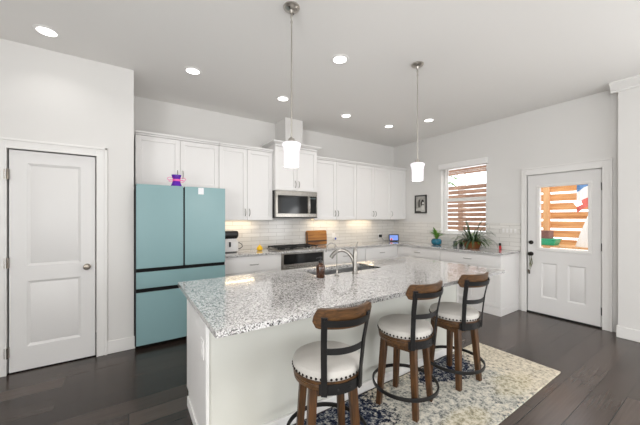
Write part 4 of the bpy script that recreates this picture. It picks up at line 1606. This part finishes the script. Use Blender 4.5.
# small jar and small dark succulent beside it
t = thing('glass_jar', 'small smoky glass jar beside the wicker basket plant', 'jar', (4.842, 2.905, 0.9145))
B().lathe([(0.0, 0.0), (0.030, 0), (0.034, 0.006), (0.034, 0.075), (0.030, 0.085), (0.032, 0.092), (0.027, 0.092), (0.026, 0.08), (0.028, 0.01), (0, 0.008)], seg=28).build('body', 'jar', t)
t = thing('potted_succulent', 'tiny dark green succulent between the glass jar and wicker basket', 'plant', (4.85, 2.805, 0.9145))
B().lathe([(0, 0), (0.026, 0), (0.034, 0.045), (0.030, 0.045), (0.028, 0.038), (0, 0.038)], seg=24).build('pot', 'black', t)
b = B()
for i in range(22):
    a = i * 2.399
    el = 0.3 + 1.1 * (i / 22)
    b.leaf((0.006 * math.cos(a), 0.006 * math.sin(a), 0.04), (math.cos(a) * math.cos(el), math.sin(a) * math.cos(el), math.sin(el)), 0.058, 0.020, 0.2, 4)
b.build('foliage', 'leaf_dark', t)
# red and black lighter leaning on tiles
t = thing('utility_lighter', 'small red and black lighter propped on the tiles past the basket plant', 'lighter', (4.945, 2.205, 0.9145))
t.rotation_euler = (R(-14), R(20), 0)
B().box(-0.012, 0.012, -0.016, 0.016, 0.003, 0.058).build('body', 'red', t, bevel=0.005)
B().box(-0.011, 0.011, -0.017, 0.014, 0.0585, 0.105).build('head', 'black', t, bevel=0.005)

# lanyard with keys on the patio door knob
t = thing('key_lanyard', 'olive key lanyard hanging from the patio door knob', 'lanyard', (XR - 0.022, 1.812, 0.882), -PI / 2)
b = B()
kz = 0.0
b.tube([(-0.014, -0.004, -0.030), (-0.0155, -0.004, 0.0), (0.0, -0.004, 0.0155), (0.0155, -0.004, 0.0), (0.014, -0.004, -0.030), (0.006, -0.006, -0.12), (0.012, -0.006, -0.19), (-0.004, -0.006, -0.24),
        (-0.014, -0.006, -0.19), (-0.004, -0.006, -0.12)], 0.004, 6, closed=True)
b.build('strap', 'lanyard', t)
b = B().tube([(0.018, -0.008, -0.06), (0.028, -0.010, -0.14), (0.010, -0.010, -0.20), (0.0, -0.008, -0.12)], 0.006, 6)
b.build('cord', 'lanyard', t)
B().box(-0.022, 0.0, -0.010, -0.007, -0.30, -0.245).build('key', 'bronze', t, bevel=0.001)
B().box(-0.030, -0.008, -0.015, -0.011, -0.285, -0.235).build('key', 'satin', t, bevel=0.001)

# ------------------------------------------------------------------ outside
struct(B().box(XR + T + 0.001, 14, -4, 9, -0.30, -0.06).build('ground', 'patio'), 'pale concrete patio outside', 'ground')
FXp = 6.75
for lab, y0, y1, mm, posts in (('orange cedar slat fence standing outside the patio door', -0.6, 2.72, 'fence', (-0.3, 2.16)),
                               ('brown slat fence standing outside the kitchen window', 2.76, 7.8, 'brownfence', (2.9, 5.2))):
    t = thing('slat_fence', lab, 'fence', (FXp, y0, -0.06), 0, 'slat fences outside')
    n, pitch, sh = (13, 0.172, 0.132) if mm == 'fence' else (20, 0.110, 0.092)
    for i in range(n):
        z0 = 0.08 + i * pitch
        B().box(0, 0.022, 0, y1 - y0, z0, z0 + sh).build('slat', mm, t)
    for yy in posts:
        B().box(-0.092, -0.002, yy - y0 - 0.045, yy - y0 + 0.045, 0.0005, 2.36).build('post', 'fencepost', t)
# pergola over the window side
t = thing('pergola', 'white timber pergola post and beams seen through the window', 'pergola', (7.1, 4.08, -0.06))
B().box(-0.06, 0.06, -0.07, 0.07, 0.0005, 2.60).build('post', 'white', t)
B().box(-0.045, 0.045, -2.2, 1.6, 2.601, 2.74).build('beam', 'brownfence', t)
# potting bench with bins
t = thing('patio_bench', 'low cedar bench holding the bins outside the patio door', 'bench', (6.10, 1.72, -0.06))
B().box(-0.20, 0.20, -0.62, 0.62, 0.98, 1.01).build('top', 'fencepost', t)
for sx in (-1, 1):
    for sy in (-1, 1):
        B().box(sx * 0.17 - 0.025, sx * 0.17 + 0.025, sy * 0.57 - 0.025, sy * 0.57 + 0.025, 0.0005, 0.9795).build('leg', 'fencepost', t)
t = thing('storage_bin', 'flat green bin on the bench outside the patio door', 'bin', (6.06, 2.02, 0.9505))
B().hexa([(-0.12, -0.20, 0), (0.12, -0.20, 0), (0.12, 0.20, 0), (-0.12, 0.20, 0)], [(-0.14, -0.23, 0.095), (0.14, -0.23, 0.095), (0.14, 0.23, 0.095), (-0.14, 0.23, 0.095)]).build('body', 'green', t, bevel=0.008)
B().box(-0.150, 0.150, -0.24, 0.24, 0.0955, 0.112).build('lid', 'green', t, bevel=0.004)
t = thing('wooden_crate', 'dark brown box stacked on the green bin outside', 'box', (6.06, 2.06, 1.0632))
B().box(-0.11, 0.11, -0.17, 0.17, 0, 0.12).build('body', 'mauve', t, bevel=0.004)
B().box(-0.115, 0.115, -0.175, 0.175, 0.1205, 0.132).build('lid', 'mauve', t, bevel=0.003)
# white canvas umbrella folded
t = thing('folded_parasol', 'white folded canvas parasol leaning by the fence outside the door', 'parasol', (6.15, 1.42, 0.9505))
B().lathe([(0.17, 0.0), (0.165, 0.02), (0.12, 0.18), (0.07, 0.34), (0.02, 0.50), (0, 0.52)], seg=10).build('canopy', 'canvas', t)
# flag
t = thing('garden_flag', 'small blue white and red cloth hanging on the fence outside', 'flag', (6.55, 1.62, 1.58))
segs = [('stripe_blue', 'flag_blue', 0.36, 0.50), ('stripe_white', 'canvas', 0.16, 0.36), ('stripe_red', 'flag_red', 0.0, 0.16)]
for nm, mm, a, c in segs:
    b = B()
    pr = None
    for i in range(13):
        u = i / 12
        y = -0.14 + 0.20 * u
        x = 0.03 * math.sin(u * 9)
        zz0, zz1 = a + 0.10 * (0.5 - u) * 1.4, c + 0.10 * (0.5 - u) * 1.4
        row = [b.bm.verts.new(v) for v in ((x, y, zz0), (x + 0.003, y, zz0), (x + 0.003, y, zz1 - 0.0005), (x, y, zz1 - 0.0005))]
        if pr:
            for k in range(4):
                b.bm.faces.new([pr[k], pr[(k + 1) % 4], row[(k + 1) % 4], row[k]])
        else:
            b.bm.faces.new(list(reversed(row)))
        pr = row
    b.bm.faces.new(pr)
    b.build('cloth', mm, t)
B().tube([(0.0, -0.15, 0.60), (0.0, 0.07, 0.46)], 0.008, 8).tube([(0.0, -0.1, 0.555), (0.10, -0.1, 0.555), (0.198, -0.1, 0.555)], 0.006, 8).build('rod', 'fencepost', t)
# tree behind the fence
t = thing('leafy_tree', 'light green tree beyond the fence seen through the window', 'tree', (10.2, 7.4, -0.06))
B().tube([(0, 0, 0.0), (0.05, 0, 1.4), (0, 0.1, 2.4)], [0.12, 0.10, 0.07], 8).build('trunk', 'fencepost', t)
b = B()
rnd = random.Random(9)
for i in range(420):
    v = Vector((rnd.gauss(0, 1), rnd.gauss(0, 1), rnd.gauss(0, 1))).normalized() * (1.1 * rnd.random() ** 0.4)
    b.leaf((v.x, v.y, 3.0 + v.z * 0.9), (v.x + 0.2, v.y, v.z), 0.26, 0.14, 0.5, 3)
b.build('crown', 'tree', t)
